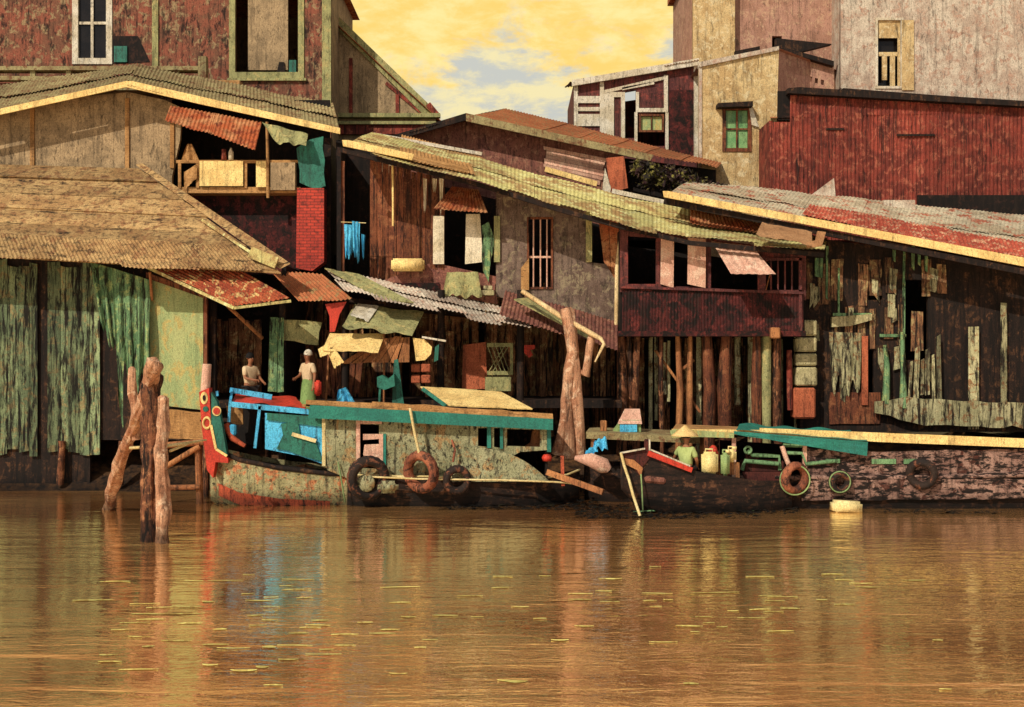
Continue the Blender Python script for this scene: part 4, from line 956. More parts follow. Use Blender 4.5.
tag(MB().tube([W(345, 502, 28.9), W(341, 478, 28.9), W(338, 462, 29.0)], .02, 6).obj('mooring_rope', 'rope_green'), 'thin green mooring rope at the left end of the houseboat', 'rope')

# boat 2: green roofed houseboat
Y2 = 28.95
B2 = thing('houseboat', 'mossy houseboat with long teal roof edge and tyre fenders', 'houseboat', (X(440, Y2), Y2+1, 0))
st2 = [(X(345, Y2), Y2+1.1, .85, Z(474, Y2), -.4), (X(360, Y2), Y2+1.1, 1.05, Z(476, Y2), -.5), (X(480, Y2), Y2+1.1, 1.1, Z(478, Y2), -.5), (X(535, Y2), Y2+1.1, .95, Z(480, Y2), -.45), (X(568, Y2), Y2+1.1, .45, Z(478, Y2), -.2), (X(582, Y2), Y2+1.1, .1, Z(474, Y2), .1)]
hull(B2, 'hull', 'dark_hull', st2); gunwale(B2, st2, 'rope', .028, name='rub_rail')
yw = Y2+.12
MB().panel([(325, 414), (548, 424), (548, 450), (520, 452), (470, 480), (352, 480), (327, 470)], yw, .08,
           holes=[[(360, 424), (379, 425), (379, 469), (360, 468)], [(478, 428), (487, 428), (487, 447), (478, 446)], [(494, 428), (500, 428), (500, 448), (494, 447)], [(507, 429), (540, 430), (540, 447), (507, 446)]]).obj('cabin_wall', 'mossy_hull', B2)
shell(B2, 327, 548, 414, 424, 480, yw, Y2+2.1, 'dark_wood', name='cabin_side', th=.06)
m = MB(); m.prism([W(302, 404, Y2-.1), W(553, 421, Y2-.1), W(553, 421, Y2-.1)+Vector((-.1, 2.4, -.12)), W(302, 404, Y2-.1)+Vector((.1, 2.4, -.12))], (0, 0, -.06)).obj('roof', 'tan_board', B2)
MB().panel([(310, 405), (553, 419), (553, 430), (308, 418)], Y2-.18, .06).obj('roof_fascia', 'fascia_teal', B2)
m = MB(); m.panel([(306, 400), (372, 403), (372, 409), (306, 406)], Y2-.1, .1).panel([(372, 402), (553, 414), (553, 419), (372, 409)], Y2-.15, .2, jit=.02).obj('roof_board', 'tan_board', B2)
m = MB(); m.planks(W(420, 386, Y2+1.4), W(500, 391, Y2+1.4), W(532, 408, Y2+.1), W(444, 405, Y2+.1), 3, vert=True, tvar=.05, gap=0).obj('roof_mat', 'cream_paint', B2)
MB().bar(W(423, 389, Y2+.9), W(446, 406, Y2+.05), .09, .06).obj('roof_trim', 'teal_paint', B2)
m = MB(); m.rect(356, 418, 360, 470, yw-.06, .08).rect(360, 418, 382, 424, yw-.05, .08).rect(379, 434, 383, 468, yw-.05, .07).obj('door_frame', 'shutter_pink', B2)
m = MB(); m.panel([(363, 434), (379, 434), (379, 439), (363, 440)], yw+.03, .05).panel([(364, 445), (379, 444), (379, 466), (367, 466), (363, 454)], yw+.03, .05, jit=.02).obj('door', 'shutter_pink', B2)
m = MB(); m.rect(487, 427, 491, 448, yw-.05, .06).rect(500, 428, 503, 449, yw-.05, .06).rect(547, 428, 551, 452, yw-.05, .06).rect(383.2, 434, 386, 468, yw-.04, .06).objs('window_post', 'fascia_teal', B2)
m = MB(); vs = []; fs = []
for i in range(13):
    u = i/12; px = lerp(452, 550, u); yt = lerp(447, 482, u**3)
    for j in range(7):
        v = j/6; vs.append(Vector((X(px, Y2), Y2-.14+.2*math.sin(v*1.5)+.03*noise.noise(Vector((px*.2, v*4, 0))), lerp(Z(481, Y2), Z(yt, Y2), math.sin(v*math.pi/2)))))
for i in range(12):
    for j in range(6): fs.append([i*7+j, (i+1)*7+j, (i+1)*7+j+1, i*7+j+1])
m.add(vs, fs, 0, True).obj('bow_cover', 'mossy_hull', B2)
m = MB(); m.lathe([(.001, 0), (.30, 0), (.30, .06), (.17, .14), (.12, .42), (.001, .48)], W(537, 448, Y2+.7), 14).obj('stove', 'wood_tan', B2)
for x, y, r, w_, mt, tl, lab in ((368, 478, .42, .13, 'rubber', (.15, 0, .35), 'black tyre fender at the left end, with pale hub'), (421, 472, .40, .12, 'rubber_rust', (.1, 0, -.55), 'rust brown tyre hung on a pale rope'), (457, 480, .27, .1, 'rubber', (.1, 0, .2), 'smaller dark tyre right of the rust brown tyre')):
    t = MB().torus(W(x, y, Y2-.3), r, w_, tl, sx=.95).obj('tyre', mt, B2, label=lab)
m = MB(); m.lathe([(.001, -.05), (.2, -.05), (.22, 0), (.2, .06), (.001, .06)], W(366, 483, Y2-.36), 14, axis='y').box(W(388, 487, Y2-.3), (.5, .2, .3), bev=.1, seg=3).obj('float', 'mossy_hull', B2)
m = MB(); m.tube([W(410, 408, Y2-.3), W(414, 430, Y2-.32), W(420, 457, Y2-.42)], .035, 7).objs('tyre_rope', 'rope', B2)
m = MB(); m.tube([W(453, 462, Y2-.25), W(455, 450, Y2-.2), W(452, 440, Y2-.1)], .03, 6).objs('tyre_rope', 'rubber_rust', B2)
m = MB(); m.tube([W(352, 476, Y2-.33), W(420, 479, Y2-.36), W(500, 480, Y2-.36), W(556, 482, Y2-.25), W(578, 484, Y2-.1)], .022, 6).obj('side_rope', 'rope', B2)
m = MB(); m.tube([W(375, 462, Y2-.05), W(381, 474, Y2-.1), W(400, 477, Y2-.15), W(412, 478, Y2-.2)], .025, 6).obj('rope_line', 'rope', B2)

# low landing clutter between the boats
o = MB().tube([W(575, 458, 29.4), W(590, 460, 29.3), W(604, 466, 29.2), W(609, 470, 29.2)], [.06, .18, .2, .1], 10, .2); tag(o.obj('boat_prow_log', 'shutter_pink'), 'pinkish grey log end jutting beside the forked trunk', 'log')
o = MB().bar(W(547, 472, 28.9), W(603, 492, 28.2), .14, .08); tag(o.obj('gangplank', 'wood_tan'), 'orange brown plank sloping to the water by the forked trunk', 'plank')
o = MB().bar(W(562, 456, 29), W(563, 486, 28.8), .08, .06); tag(o.obj('stake', 'orange_hull'), 'short orange brown stake standing through the sloping plank', 'stake')
o = MB().lathe([(.001, 0), (.1, 0), (.13, .08), (.09, .16), (.001, .17)], W(547, 461, 29.2), 12); tag(o.obj('red_float', 'red_paint'), 'small red float between the houseboat bow and trunk', 'float')
o = MB().cloth(W(586, 450, 29.5), W(598, 444, 29.5), W(598, 452, 29.3), W(584, 457, 29.3), 2, .05); tag(o.obj('blue_bundle', 'blue_paint'), 'small sky blue bundle at the foot of the forked trunk', 'bundle')
o = MB().cloth(W(595, 440, 29.6), W(606, 437, 29.6), W(608, 450, 29.3), W(592, 448, 29.3), 2, .06); tag(o.obj('blue_bundle', 'blue_paint'), 'larger sky blue bundle under the olive boat roof', 'bundle')

# boat 3a: low olive-roofed boat behind
B3 = thing('roofed_boat', 'low boat with olive roof strip behind the red edged sampan', 'boat', (X(630, 30.2), 30.6, 0))
st3 = [(X(586, 30), 30.6, .25, Z(462, 30), .0), (X(605, 30), 30.6, .7, Z(466, 30), -.3), (X(650, 30), 30.6, .8, Z(466, 30), -.3), (X(720, 30), 30.6, .8, Z(466, 30), -.3)]
hull(B3, 'hull', 'dark_hull', st3)
m = MB(); m.prism([W(586, 432, 29.7), W(700, 437, 29.7), W(700, 431, 31.2), W(590, 427, 31.2)], (0, 0, -.16)).obj('roof', 'olive_tin', B3)
m = MB()
for x, y1 in ((591, 460), (700, 462)): m.rect(x, 436, x+4, y1, 29.8, .1)
m.objs('post', 'wood_tan', B3)
Sh = thing('spirit_house', 'tiny peaked hut with blue door on the olive boat roof', 'hut', W(628, 432, 30.2))
MB().panel([(613, 432), (622, 420), (641, 420), (641, 432)], 30.2, .35).obj('wall', 'rope_green', Sh)
MB().prism([W(618, 424, 30.1), W(642, 424, 30.1), W(640, 410, 30.5), W(625, 410, 30.5)], (0, .05, .03)).obj('roof', 'shutter_pink', Sh)
MB().rect(620, 424.5, 637, 432, 30.12, .05).obj('door', 'blue_paint', Sh)
m = MB().box(W(603.5, 426, 30.2), (.16, .16, .28), bev=.02); tag(m.obj('stub_post', 'wood_tan'), 'short square stub post on the olive boat roof', 'post')

# boat 3: barge at right
Y3 = 28.6
B4 = thing('barge', 'long dark river barge with cream roof and teal tarpaulin', 'barge', (X(830, Y3), Y3+1, 0))
st4 = [(X(690, Y3), Y3+1.1, .7, Z(472, Y3), -.2), (X(715, Y3), Y3+1.1, 1.05, Z(476, Y3), -.4), (X(800, Y3), Y3+1.1, 1.15, Z(478, Y3), -.5), (X(930, Y3), Y3+1.1, 1.15, Z(478, Y3), -.5), (X(1060, Y3), Y3+1.1, 1.1, Z(474, Y3), -.5)]
hull(B4, 'hull', 'dark_hull', st4); gunwale(B4, st4, 'barge_hull', .07, name='rub_rail')
m = MB(); m.panel([(806, 448), (870, 452), (1060, 448), (1060, 480), (806, 480)], Y3+.02, .08, jit=.015).obj('cabin_wall', 'barge_hull', B4)
m = MB(); m.panel([(802, 480), (1060, 479), (1060, 498), (802, 501)], Y3-.12, .05, jit=.02).obj('hull_planking', 'barge_hull', B4)
m = MB(); m.prism([W(672, 430, Y3-.05), W(1060, 446, Y3-.05), W(1060, 440, Y3+2.3), W(676, 424, Y3+2.3)], (0, 0, -.05)).obj('roof', 'tan_board', B4)
m = MB(); m.panel([(672, 429), (760, 430), (760, 434), (672, 435)], Y3-.1, .06).panel([(760, 428), (1060, 440), (1060, 449), (880, 442), (760, 434)], Y3-.12, .06).obj('roof_edge', 'cream_paint', B4)
m = MB(); m.panel([(670, 431), (676, 429), (734, 433), (734, 438), (700, 437), (672, 438)], Y3-.2, .06).obj('roof_mat', 'olive_door', B4)
m = MB(); m.cloth(W(734, 431, Y3-.22), W(868, 442, Y3-.22), W(867, 456, Y3-.26), W(734, 434, Y3-.24), 3, .02, ragged=.02)
m.cloth(W(736, 430, Y3-.21), W(868, 441, Y3-.21), W(850, 430, Y3+.8), W(740, 424, Y3+.8), 3, .03, ragged=.02).obj('tarpaulin', 'fascia_teal', B4)
m = MB(); m.rect(732, 438, 736, 480, Y3-.05, .08).rect(803, 446, 807, 480, Y3-.05, .08).objs('post', 'shutter_pink', B4)
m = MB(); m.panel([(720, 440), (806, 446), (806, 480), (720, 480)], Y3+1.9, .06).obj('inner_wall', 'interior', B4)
EN = MB(); EN.tube([W(748, 450, Y3+.2), W(752, 455, Y3+.2), W(779, 456, Y3+.2), W(780, 470, Y3+.2)], .05, 7).tube([W(742, 470, Y3+.1), W(745, 461, Y3+.1), W(779, 464, Y3+.1)], .055, 7).tube([W(783, 445, Y3+.1), W(806, 446, Y3+.1)], .05, 7).tube([W(785, 453, Y3), W(802, 453, Y3), W(806, 464, Y3-.05), W(835, 461, Y3-.08)], .05, 7)
EN.torus(W(748, 450, Y3+.15), .08, .03).objs('engine_rail', 'engine_green', B4)
m = MB(); m.box(W(762, 466, Y3+.5), (1.0, .6, .3), bev=.05).box(W(752, 460, Y3+.5), (.3, .4, .3), bev=.05).obj('engine', 'maroon_hull', B4)
m = MB(); m.panel([(742, 472), (782, 472), (782, 484), (748, 486)], Y3-.08, .06).obj('hull_board', 'maroon_hull', B4)
m = MB(); m.tube([W(782, 446, Y3-.1), W(786, 458, Y3-.12), W(791, 470, Y3-.14)], .06, 7).obj('tyre_strap', 'shutter_pink', B4)
MB().torus(W(795, 478, Y3-.28), .3, .095, (.1, 0, .5)).obj('tyre', 'rubber_rust', B4, label='rust brown tyre under the teal tarpaulin')
MB().torus(W(840, 482, Y3-.28), .2, .085, (.1, 0, .1)).obj('tyre', 'rubber', B4, label='small black tyre on the pinkish hull')
m = MB(); m.torus(W(840, 482, Y3-.36), .245, .018).torus(W(795, 480, Y3-.36), .35, .018).objs('tyre_rope', 'rope_green', B4)
m = MB(); m.rect(872, 459, 896, 464, Y3-.02, .04).rect(904, 459, 918, 464, Y3-.02, .04).rect(826, 459, 840, 463, Y3-.02, .04).objs('vent_slot', 'engine_green', B4)
m = MB().torus(W(922, 474, Y3-.2), .28, .1, (.1, 0, -.5)); m.obj('tyre', 'rubber', B4, label='black tyre at the far right of the pinkish hull')
o = MB().box(W(846, 507, 28.1), (.68, .4, .3), bev=.06, seg=2, rot=(0, .05, .1)); tag(o.obj('foam_float', 'foam'), 'cream foam block floating beside the barge', 'float')

# boat 4: sampan with red gunwale
Y4 = 27.7
B5 = thing('sampan', 'small dark sampan with white edged red gunwale', 'sampan', (X(680, Y4), Y4+.8, 0))
st5 = [(X(623, Y4), Y4+.35, .32, Z(454, Y4), .55), (X(640, Y4), Y4+.5, .5, Z(458, Y4), .1), (X(665, Y4), Y4+.65, .65, Z(464, Y4), -.2), (X(700, Y4), Y4+.8, .75, Z(472, Y4), -.3), (X(760, Y4), Y4+1.0, .7, Z(482, Y4), -.3), (X(800, Y4), Y4+1.1, .35, Z(484, Y4), -.1)]
hull(B5, 'hull', 'dark_hull', st5)
yy = Y4-.03
m = MB(); m.panel([(621, 453), (644, 449), (650, 450), (692, 467), (690, 472), (650, 458), (640, 470), (640, 476), (630, 464)], yy, .06).obj('bow_board', 'maroon_hull', B5)
MB().panel([(623, 458), (634, 460), (643, 468), (641, 477), (637, 470), (625, 464)], yy-.04, .04).obj('bow_rim', 'wood_tan', B5)
m = MB(); m.bar(W(648, 453, yy-.05), W(692, 470, yy+.0), .12, .06).obj('gunwale', 'red_paint', B5)
m = MB(); m.bar(W(620, 453, yy-.06), W(645, 448.5, yy-.06), .035, .05).bar(W(649, 449, yy-.06), W(690, 466, yy-.02), .035, .05).obj('gunwale_edge', 'white_paint', B5)
m = MB(); m.box(W(646.5, 446, yy+.05), (.1, .12, .32), bev=.02).obj('bow_post', 'maroon_hull', B5)
MB().box(W(649.5, 446, yy+.02), (.04, .1, .3), bev=.01).obj('bow_post_edge', 'white_paint', B5)
o = MB().tube([W(621, 453, yy-.1), W(624, 465, yy-.12), W(629, 480, yy-.15), W(633, 495, yy-.4), W(640, 516, yy-.6)], .035, 7); tag(o.obj('mooring_rope', 'rope'), 'thick white mooring rope from the sampan bow to the water', 'rope')
o = MB().tube([W(641, 474, yy-.1), W(642, 490, yy-.15), W(643, 512, yy-.3)], .018, 6); tag(o.obj('mooring_rope', 'rope_green'), 'thin green rope hanging from the sampan bow', 'rope')
m = MB(); m.box(W(655, 480, yy+.05), (.5, .12, .16), rot=(0, .1, 0), bev=.05).obj('hull_patch', 'gable_board', B5)

# jerrycans
def can(x, y, Yc, w, h, d, mat, label, cap):
    t = thing('jerrycan', label, 'jerrycan', W(x, y, Yc), 'plastic cans in the sampan')
    c = W(x, y, Yc)+Vector((0, 0, h/2))
    MB().box(c, (w, d, h), bev=.06, seg=3).obj('body', mat, t)
    m = MB(); m.tube([c+Vector((-.1*w/.4, 0, h/2-.02)), c+Vector((-.1*w/.4, 0, h/2+.06)), c+Vector((.08*w/.4, 0, h/2+.06)), c+Vector((.08*w/.4, 0, h/2-.02))], .02, 6).obj('handle', mat, t)
    MB().lathe([(.001, 0), (.055, 0), (.055, .07), (.001, .07)], c+Vector((.13*w/.4, 0, h/2-.005)), 12).obj('cap', cap, t)
can(709.5, 474, 27.95, .38, .52, .25, 'plastic_cream', 'large cream plastic can standing beside the hatted person', 'red_paint')
can(725, 476, 28.0, .2, .55, .2, 'rope_green', 'narrow pale green can between two cream cans', 'plastic_cream')
can(731, 462, 28.15, .24, .3, .2, 'plastic_cream', 'smaller cream can right of the large one', 'plastic_cream')
o = MB().lathe([(.001, 0), (.14, 0), (.15, .15), (.09, .36), (.03, .42), (.001, .42)], W(713, 463, 28.2), 14); tag(o.obj('red_bag', 'red_paint'), 'upright red bag behind the large cream can', 'bag')
m = MB(); m.planks(W(716, 459, 28.15), W(740, 461, 28.15), W(740, 477, 28.15), W(716, 475, 28.15), 4, tvar=.3); tag(m.obj('wooden_crate', 'wood_tan'), 'brown wooden slatted crate behind the cans', 'crate')

random.seed(33)
m = MB()
def weeds(x0, x1, y0, y1, n):
    for _ in range(n):
        px = rnd(x0, x1); py = rnd(y0, y1); Yw = CZ*F/(py-CY); p = Vector((X(px, Yw), Yw, rnd(.0, .05)))
        a = rnd(0, 6.28); L_ = rnd(.04, .15); d = Vector((math.cos(a), math.sin(a)*.6, rnd(-.1, .22)))*L_; q = Vector((-d.y, d.x, rnd(-.2, .2)*L_))*.35
        m.add([p-d*.5, p+q, p+d, p-q], [[0, 1, 2, 3]], rnd(-.6, .6))
weeds(440, 600, 499, 510, 1100); weeds(575, 700, 505, 519, 1100); weeds(690, 800, 507, 514, 420); weeds(700, 760, 505, 519, 200); weeds(480, 580, 500, 507, 420); weeds(215, 345, 501, 506, 300); weeds(345, 480, 500, 505, 260)
weeds(880, 1000, 511, 514, 150)
o = m.obj('floating_weed', 'weed_dark'); tag(o, 'dark drift of floating weed and scraps along the boat hulls', 'floating weed', kind='stuff')
m = MB()
for px, py, ln, yaw in ((655, 513, 1.0, .05), (680, 511, .8, -.06), (735, 512, .9, .08), (745, 509, .7, -.2)):
    Yw = CZ*F/(py-CY); c = Vector((X(px, Yw), Yw, .03)); d = Vector((math.cos(yaw), math.sin(yaw), 0))*ln/2
    tag(MB().tube([c-d, c+Vector((0, .05, .02)), c+d], [.012, .02, .01], 6).obj('green_stalk', 'engine_green'), 'thin green stalk floating in the dark weed by the sampan', 'stalk', 'green stalks floating by the sampan')
# ripple glints on the water, modelled as flat yellow strips
random.seed(9)
protos = []
GLINTS_EXTRA = [(rnd(70, 950), rnd(574, 690), rnd(10, 34)) for _ in range(40)]+[(rnd(80, 420), rnd(585, 675), rnd(12, 40)) for _ in range(22)]
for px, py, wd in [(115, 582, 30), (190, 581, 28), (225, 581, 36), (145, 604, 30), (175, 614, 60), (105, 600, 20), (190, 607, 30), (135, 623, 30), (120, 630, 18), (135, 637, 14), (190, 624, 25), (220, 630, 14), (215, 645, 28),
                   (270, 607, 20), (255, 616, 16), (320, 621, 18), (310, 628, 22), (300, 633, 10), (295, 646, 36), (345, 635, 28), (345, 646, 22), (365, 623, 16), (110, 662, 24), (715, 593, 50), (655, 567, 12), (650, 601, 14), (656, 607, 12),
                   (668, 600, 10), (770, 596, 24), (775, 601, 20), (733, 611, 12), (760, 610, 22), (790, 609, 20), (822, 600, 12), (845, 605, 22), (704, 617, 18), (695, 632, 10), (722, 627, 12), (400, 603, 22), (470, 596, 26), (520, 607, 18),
                   (580, 600, 24), (430, 640, 16), (560, 640, 18), (610, 602, 20), (390, 630, 20), (500, 588, 18), (445, 616, 26), (540, 619, 14)]+GLINTS_EXTRA:
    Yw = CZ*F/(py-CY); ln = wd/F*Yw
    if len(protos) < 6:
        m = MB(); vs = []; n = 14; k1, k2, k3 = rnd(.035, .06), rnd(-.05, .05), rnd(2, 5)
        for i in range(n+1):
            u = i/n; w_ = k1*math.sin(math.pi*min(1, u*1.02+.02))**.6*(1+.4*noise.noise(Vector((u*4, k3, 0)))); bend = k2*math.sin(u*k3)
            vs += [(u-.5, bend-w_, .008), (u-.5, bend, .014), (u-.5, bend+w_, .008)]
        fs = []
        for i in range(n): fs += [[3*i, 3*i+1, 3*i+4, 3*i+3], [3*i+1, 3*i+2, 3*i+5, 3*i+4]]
        m.add(vs, fs, rnd(-.35, .1), True); o = m.obj('glint_strip', 'glint_yellow', None, local=True); protos.append(o)
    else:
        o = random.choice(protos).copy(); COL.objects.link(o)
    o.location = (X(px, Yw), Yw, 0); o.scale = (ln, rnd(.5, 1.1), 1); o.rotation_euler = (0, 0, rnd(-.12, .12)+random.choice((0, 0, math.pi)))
    tag(o, 'yellow ripple glint modelled as a flat strip on the brown river', 'glint strip', 'yellow strips modelling ripple glints on the river')
# ------------------------------------------------------------ people
def skin_mesh(name, joints, edges, mat, parent, sub=2, root=0):
    names = list(joints); idx = {k: i for i, k in enumerate(names)}
    me = bpy.data.meshes.new(name); me.from_pydata([joints[k][0] for k in names], [(idx[a], idx[b]) for a, b in edges], [])
    o = bpy.data.objects.new(name, me); COL.objects.link(o)
    md = o.modifiers.new('s', 'SKIN'); md.use_smooth_shade = True
    for k in names:
        r = joints[k][1]; r = r if isinstance(r, tuple) else (r, r)
        me.skin_vertices[0].data[idx[k]].radius = r
    me.skin_vertices[0].data[root].use_root = True
    sb = o.modifiers.new('d', 'SUBSURF'); sb.levels = sub; sb.render_levels = sub
    dg = bpy.context.evaluated_depsgraph_get(); ev = o.evaluated_get(dg)
    nm = bpy.data.meshes.new_from_object(ev); o.modifiers.clear(); o.data = nm; bpy.data.meshes.remove(me)
    nm.materials.clear(); nm.materials.append(MATS[mat])
    for p in nm.polygons: p.use_smooth = True
    o.parent = parent; return o
def person(label, loc, rz, shirt, legs, pose='stand', head=None, headmat=None, arms=None, skirt=False):
    t = thing('person', label, 'person', loc); t.rotation_euler = (0, 0, rz)
    hz = .88 if pose == 'stand' else .42           # pelvis height
    J = {'pelvis': (Vector((0, 0, hz)), (.15, .11)), 'waist': (Vector((0, 0, hz+.17)), (.135, .1)), 'chest': (Vector((0, -.01, hz+.38)), (.16, .11)),
         'neckb': (Vector((0, 0, hz+.54)), (.075, .065)), 'neck': (Vector((0, -.01, hz+.6)), (.05, .05)), 'jaw': (Vector((0, -.03, hz+.66)), (.07, .08)), 'skull': (Vector((0, -.015, hz+.76)), (.08, .1)), 'crown': (Vector((0, 0, hz+.82)), (.06, .07))}
    Ed = [('pelvis', 'waist'), ('waist', 'chest'), ('chest', 'neckb'), ('neckb', 'neck'), ('neck', 'jaw'), ('jaw', 'skull'), ('skull', 'crown')]
    arms = arms or {-1: [(-.25, 0, -.28), (-.27, -.12, -.5)], 1: [(.25, 0, -.28), (.26, -.14, -.5)]}
    sh = Vector((0, 0, hz+.48))
    for s in (-1, 1):
        k = 'l' if s < 0 else 'r'
        J['sh'+k] = (sh+Vector((s*.17, 0, -.01)), .06); e = sh+Vector(arms[s][0]); wv = sh+Vector(arms[s][1])
        J['el'+k] = (e, .042); J['wr'+k] = (wv, .028); d = (wv-e).normalized()
        pm = wv+d*.08; J['pm'+k] = (pm, (.04, .022))
        Ed += [('chest', 'sh'+k), ('sh'+k, 'el'+k), ('el'+k, 'wr'+k), ('wr'+k, 'pm'+k)]
        a = d.cross(Vector((0, 1, .3))).normalized(); cn = a.cross(d).normalized()
        for i, (o_, ln) in enumerate(((-.03, .065), (-.01, .078), (.01, .073), (.03, .055))):
            J['f%d%s' % (i, k)] = (pm+a*o_+d*ln*.55, .0095); J['g%d%s' % (i, k)] = (pm+a*o_*1.1+d*ln-cn*.02, .008)
            Ed += [('pm'+k, 'f%d%s' % (i, k)), ('f%d%s' % (i, k), 'g%d%s' % (i, k))]
        J['t'+k] = (wv+d*.045+a*.045*s, .011); J['u'+k] = (wv+d*.08+a*.06*s, .009); Ed += [('wr'+k, 't'+k), ('t'+k, 'u'+k)]
        if pose == 'stand': hp, kn, an, to = (s*.1, 0, hz-.06), (s*.1, -.02, .48), (s*.1, .02, .08), (s*.11, -.14, .03)
        else: hp, kn, an, to = (s*.11, -.02, hz-.02), (s*.17, -.42, hz+.06), (s*.14, -.4, .08), (s*.15, -.54, .03)
        J['hp'+k] = (Vector(hp), .095); J['kn'+k] = (Vector(kn), .06); J['an'+k] = (Vector(an), .04); J['to'+k] = (Vector(to), (.04, .025))
        Ed += [('pelvis', 'hp'+k), ('hp'+k, 'kn'+k), ('kn'+k, 'an'+k), ('an'+k, 'to'+k)]
    skin_mesh('body', J, Ed, 'skin_tone', t)
    g = lambda k, r: (J[k][0], r)
    SJ = {'pelvis': (J['pelvis'][0]+Vector((0, 0, -.02)), (.175, .135)), 'waist': g('waist', (.165, .13)), 'chest': g('chest', (.185, .135)), 'neckb': (J['neckb'][0]+Vector((0, 0, -.02)), (.085, .08))}
    SE = [('pelvis', 'waist'), ('waist', 'chest'), ('chest', 'neckb')]
    for k in 'lr':
        SJ['sh'+k] = g('sh'+k, .08); SJ['m'+k] = (J['sh'+k][0].lerp(J['el'+k][0], .8), .065); SE += [('chest', 'sh'+k), ('sh'+k, 'm'+k)]
    skin_mesh('shirt', SJ, SE, shirt, t)
    if skirt:
        MB().lathe([(.15, hz+.12), (.19, hz-.05), (.22, hz-.4), (.25, .2), (.24, .18)], (0, 0, 0), 18, sq=.8).obj('skirt', legs, t, local=True)
    else:
        TJ = {'pelvis': g('pelvis', (.165, .125))}; TE = []
        for k in 'lr':
            TJ['hp'+k] = g('hp'+k, .11); TJ['kn'+k] = g('kn'+k, .078); TJ['a'+k] = (J['kn'+k][0].lerp(J['an'+k][0], .85), .065); TE += [('pelvis', 'hp'+k), ('hp'+k, 'kn'+k), ('kn'+k, 'a'+k)]
        skin_mesh('trousers', TJ, TE, legs, t)
    hc = Vector((0, -.015, hz+.76))
    m = MB()
    for s in (-1, 1): m.lathe([(.001, -.012), (.012, -.006), (.012, .006), (.001, .012)], hc+Vector((s*.032, -.095, -.02)), 8)
    m.obj('eye', 'hair_black', t, local=True)
    m = MB(); m.tube([hc+Vector((0, -.098, -.015)), hc+Vector((0, -.122, -.055)), hc+Vector((0, -.1, -.062))], [.008, .015, .006], 6)
    for s in (-1, 1): m.lathe([(.001, -.03), (.02, -.015), (.022, .015), (.001, .03)], hc+Vector((s*.085, .01, -.03)), 8, sq=.6)
    m.obj('nose_and_ears', 'skin_tone', t, local=True)
    MB().tube([hc+Vector((-.026, -.098, -.088)), hc+Vector((0, -.108, -.092)), hc+Vector((.026, -.098, -.088))], .006, 5).obj('mouth', 'terracotta_block', t, local=True)
    hm = MB(); prof = [(.112*math.cos(a), .118*math.sin(a)) for a in [R(v) for v in (-20, 0, 20, 40, 60, 80, 90)]]
    hm.lathe([(max(r, .001), z) for r, z in prof], hc+Vector((0, .022, .015)), 16).obj('hair', headmat or 'hair_black', t, local=True)
    if head == 'conical':
        hh = MB().lathe([(.31, -.03), (.32, -.02), (.16, .1), (.03, .215), (.001, .22)], hc+Vector((.03, 0, .05)), 28).obj('conical_hat', 'straw_hat', t, local=True)
        hh.rotation_euler = (0, 0, 0)
    return t
person('person in pale green shirt and conical straw hat seated in the sampan', (X(686, 28.0), 28.0, Z(472, 28.0)-.36), R(150), 'shirt_green', 'trousers_dark', 'sit', 'conical', arms={-1: [(-.26, -.02, -.26), (-.2, -.2, -.42)], 1: [(.3, -.05, -.2), (.42, -.22, -.34)]})
person('person in cream shirt standing in shadow beyond the blue rails', (X(250, 31.2), 31.2, Z(355, 31.2)-1.7), R(48), 'shirt_cream', 'trousers_dark', arms={-1: [(-.22, -.1, -.26), (-.1, -.32, -.3)], 1: [(.26, -.06, -.26), (.2, -.3, -.36)]})
person('person in beige top and green skirt with white headscarf', (X(308, 31.2), 31.2, Z(352, 31.2)-1.7), R(-35), 'shirt_cream', 'skirt_green', headmat='white_paint', skirt=True, arms={-1: [(-.23, -.06, -.27), (-.16, -.28, -.33)], 1: [(.25, 0, -.28), (.27, -.08, -.52)]})
o = MB().box(W(318, 388, 30.9), (.17, .15, .4), bev=.04, seg=2); tag(o.obj('red_canister', 'red_paint'), 'upright red canister beside the person in green skirt', 'canister')
m = MB(); m.panel([(204, 398), (330, 404), (330, 416), (204, 410)], 31.9, .06, jit=.02)
LD = thing('landing_stage', 'narrow plank landing behind the painted prow boat', 'landing', W(270, 470, 31.2))
zl = Z(355, 31.2)-1.7-.02
MB().planks(Vector((X(205, 31.2), 30.7, zl)), Vector((X(335, 31.2), 30.7, zl)), Vector((X(335, 31.2), 31.9, zl)), Vector((X(205, 31.2), 31.9, zl)), 6, vert=False, th=.04).obj('deck', 'dark_wood', LD)
m = MB()
for x in (208, 270, 332): m.tube([(X(x, 31.2), 31.0, zl-.05), (X(x, 31.2), 31.0, -.4)], .08, nz=.2)
m.objs('pile', 'log_dark', LD)

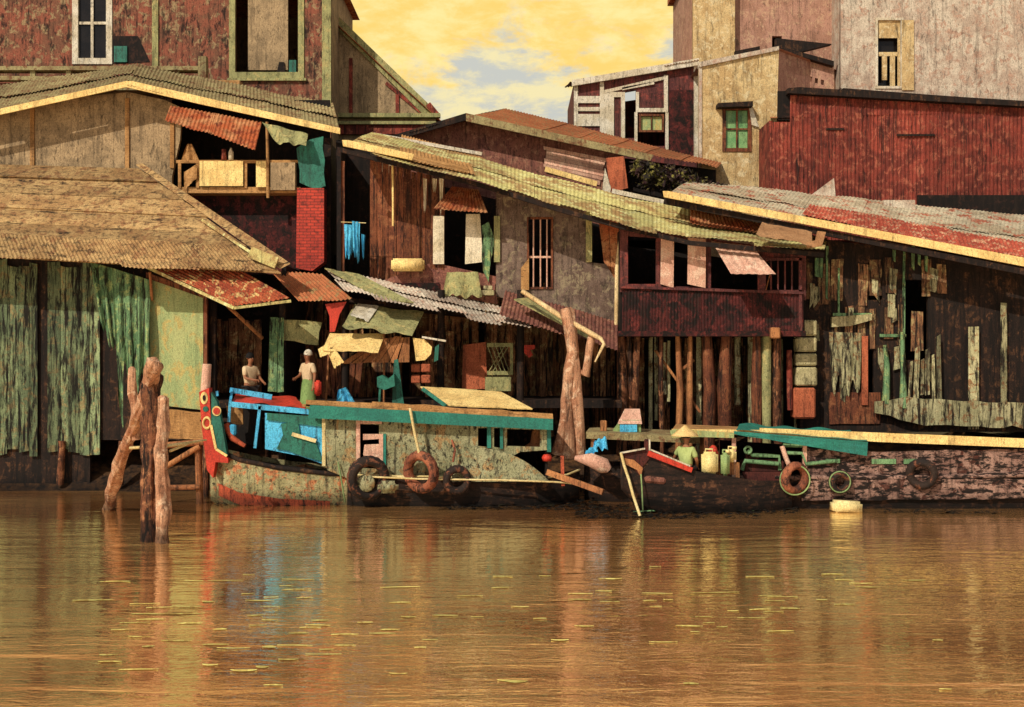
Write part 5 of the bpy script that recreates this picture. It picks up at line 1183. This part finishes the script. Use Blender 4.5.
# ------------------------------------------------------------ light, sky, camera
EL, AZ = R(38), R(-34)      # sun behind the viewer's left shoulder
sd = Vector((math.sin(AZ)*math.cos(EL), -math.cos(AZ)*math.cos(EL), math.sin(EL)))
sl = bpy.data.lights.new('sun', 'SUN'); sl.energy = 3.5; sl.angle = R(.5); sl.color = (1, .93, .81)
so = bpy.data.objects.new('sun', sl); COL.objects.link(so); so.rotation_euler = (-sd).to_track_quat('-Z', 'Y').to_euler()
w = bpy.data.worlds.new('World'); S.world = w; w.use_nodes = True
t = w.node_tree; t.nodes.clear(); N = NT(t)
out = N.n('ShaderNodeOutputWorld'); bg = N.n('ShaderNodeBackground'); N.l(bg.outputs[0], out.inputs[0]); bg.inputs['Strength'].default_value = .1
sky = N.n('ShaderNodeTexSky', sky_type='NISHITA'); sky.sun_disc = False; sky.sun_elevation = EL
sky.sun_rotation = math.atan2(sd.x, sd.y)
tc = N.n('ShaderNodeTexCoord')
mp = N.n('ShaderNodeMapping'); mp.inputs['Scale'].default_value = (1, 1, 2.4); N.l(tc.outputs['Generated'], mp.inputs['Vector'])
n1 = N.noise(mp.outputs[0], 10, 8, .64, .4)
sx = N.n('ShaderNodeSeparateXYZ'); N.l(tc.outputs['Generated'], sx.inputs[0])
hor = N.ramp(sx.outputs['Z'], .19, .28)
f = N.ramp(N.math('ADD', n1, N.math('MULTIPLY', hor, .24)), .54, .68)
gold = N.mix(N.ramp(N.noise(mp.outputs[0], 22, 8, .66, .2), .38, .66), (10.2, 7.0, 1.9, 1), (10.8, 8.6, 3.6, 1))
haze = N.mix(N.ramp(N.noise(mp.outputs[0], 24, 8, .66, .2), .40, .64), (6.0, 6.1, 5.6, 1), (9.4, 8.2, 4.6, 1))
cl = N.mix(f, haze, gold)
fwd = N.ramp(sx.outputs['Y'], .1, .75)                 # the golden bank of cloud lies over the far shore
base = N.mix(.5, sky.outputs[0], (6.0, 5.2, 4.2, 1))
N.l(N.mix(fwd, base, cl), bg.inputs['Color'])
cam = bpy.data.cameras.new('camera'); co = bpy.data.objects.new('camera', cam); COL.objects.link(co)
co.location = (0, 0, CZ); co.rotation_euler = (R(90), 0, 0); cam.sensor_width = 36; cam.lens = 36*F/1024; cam.clip_end = 3000; cam.clip_start = .1
S.camera = co
S.view_settings.view_transform = 'Standard'; S.view_settings.look = 'None'; S.view_settings.exposure = 0
S.cycles.max_bounces = 6
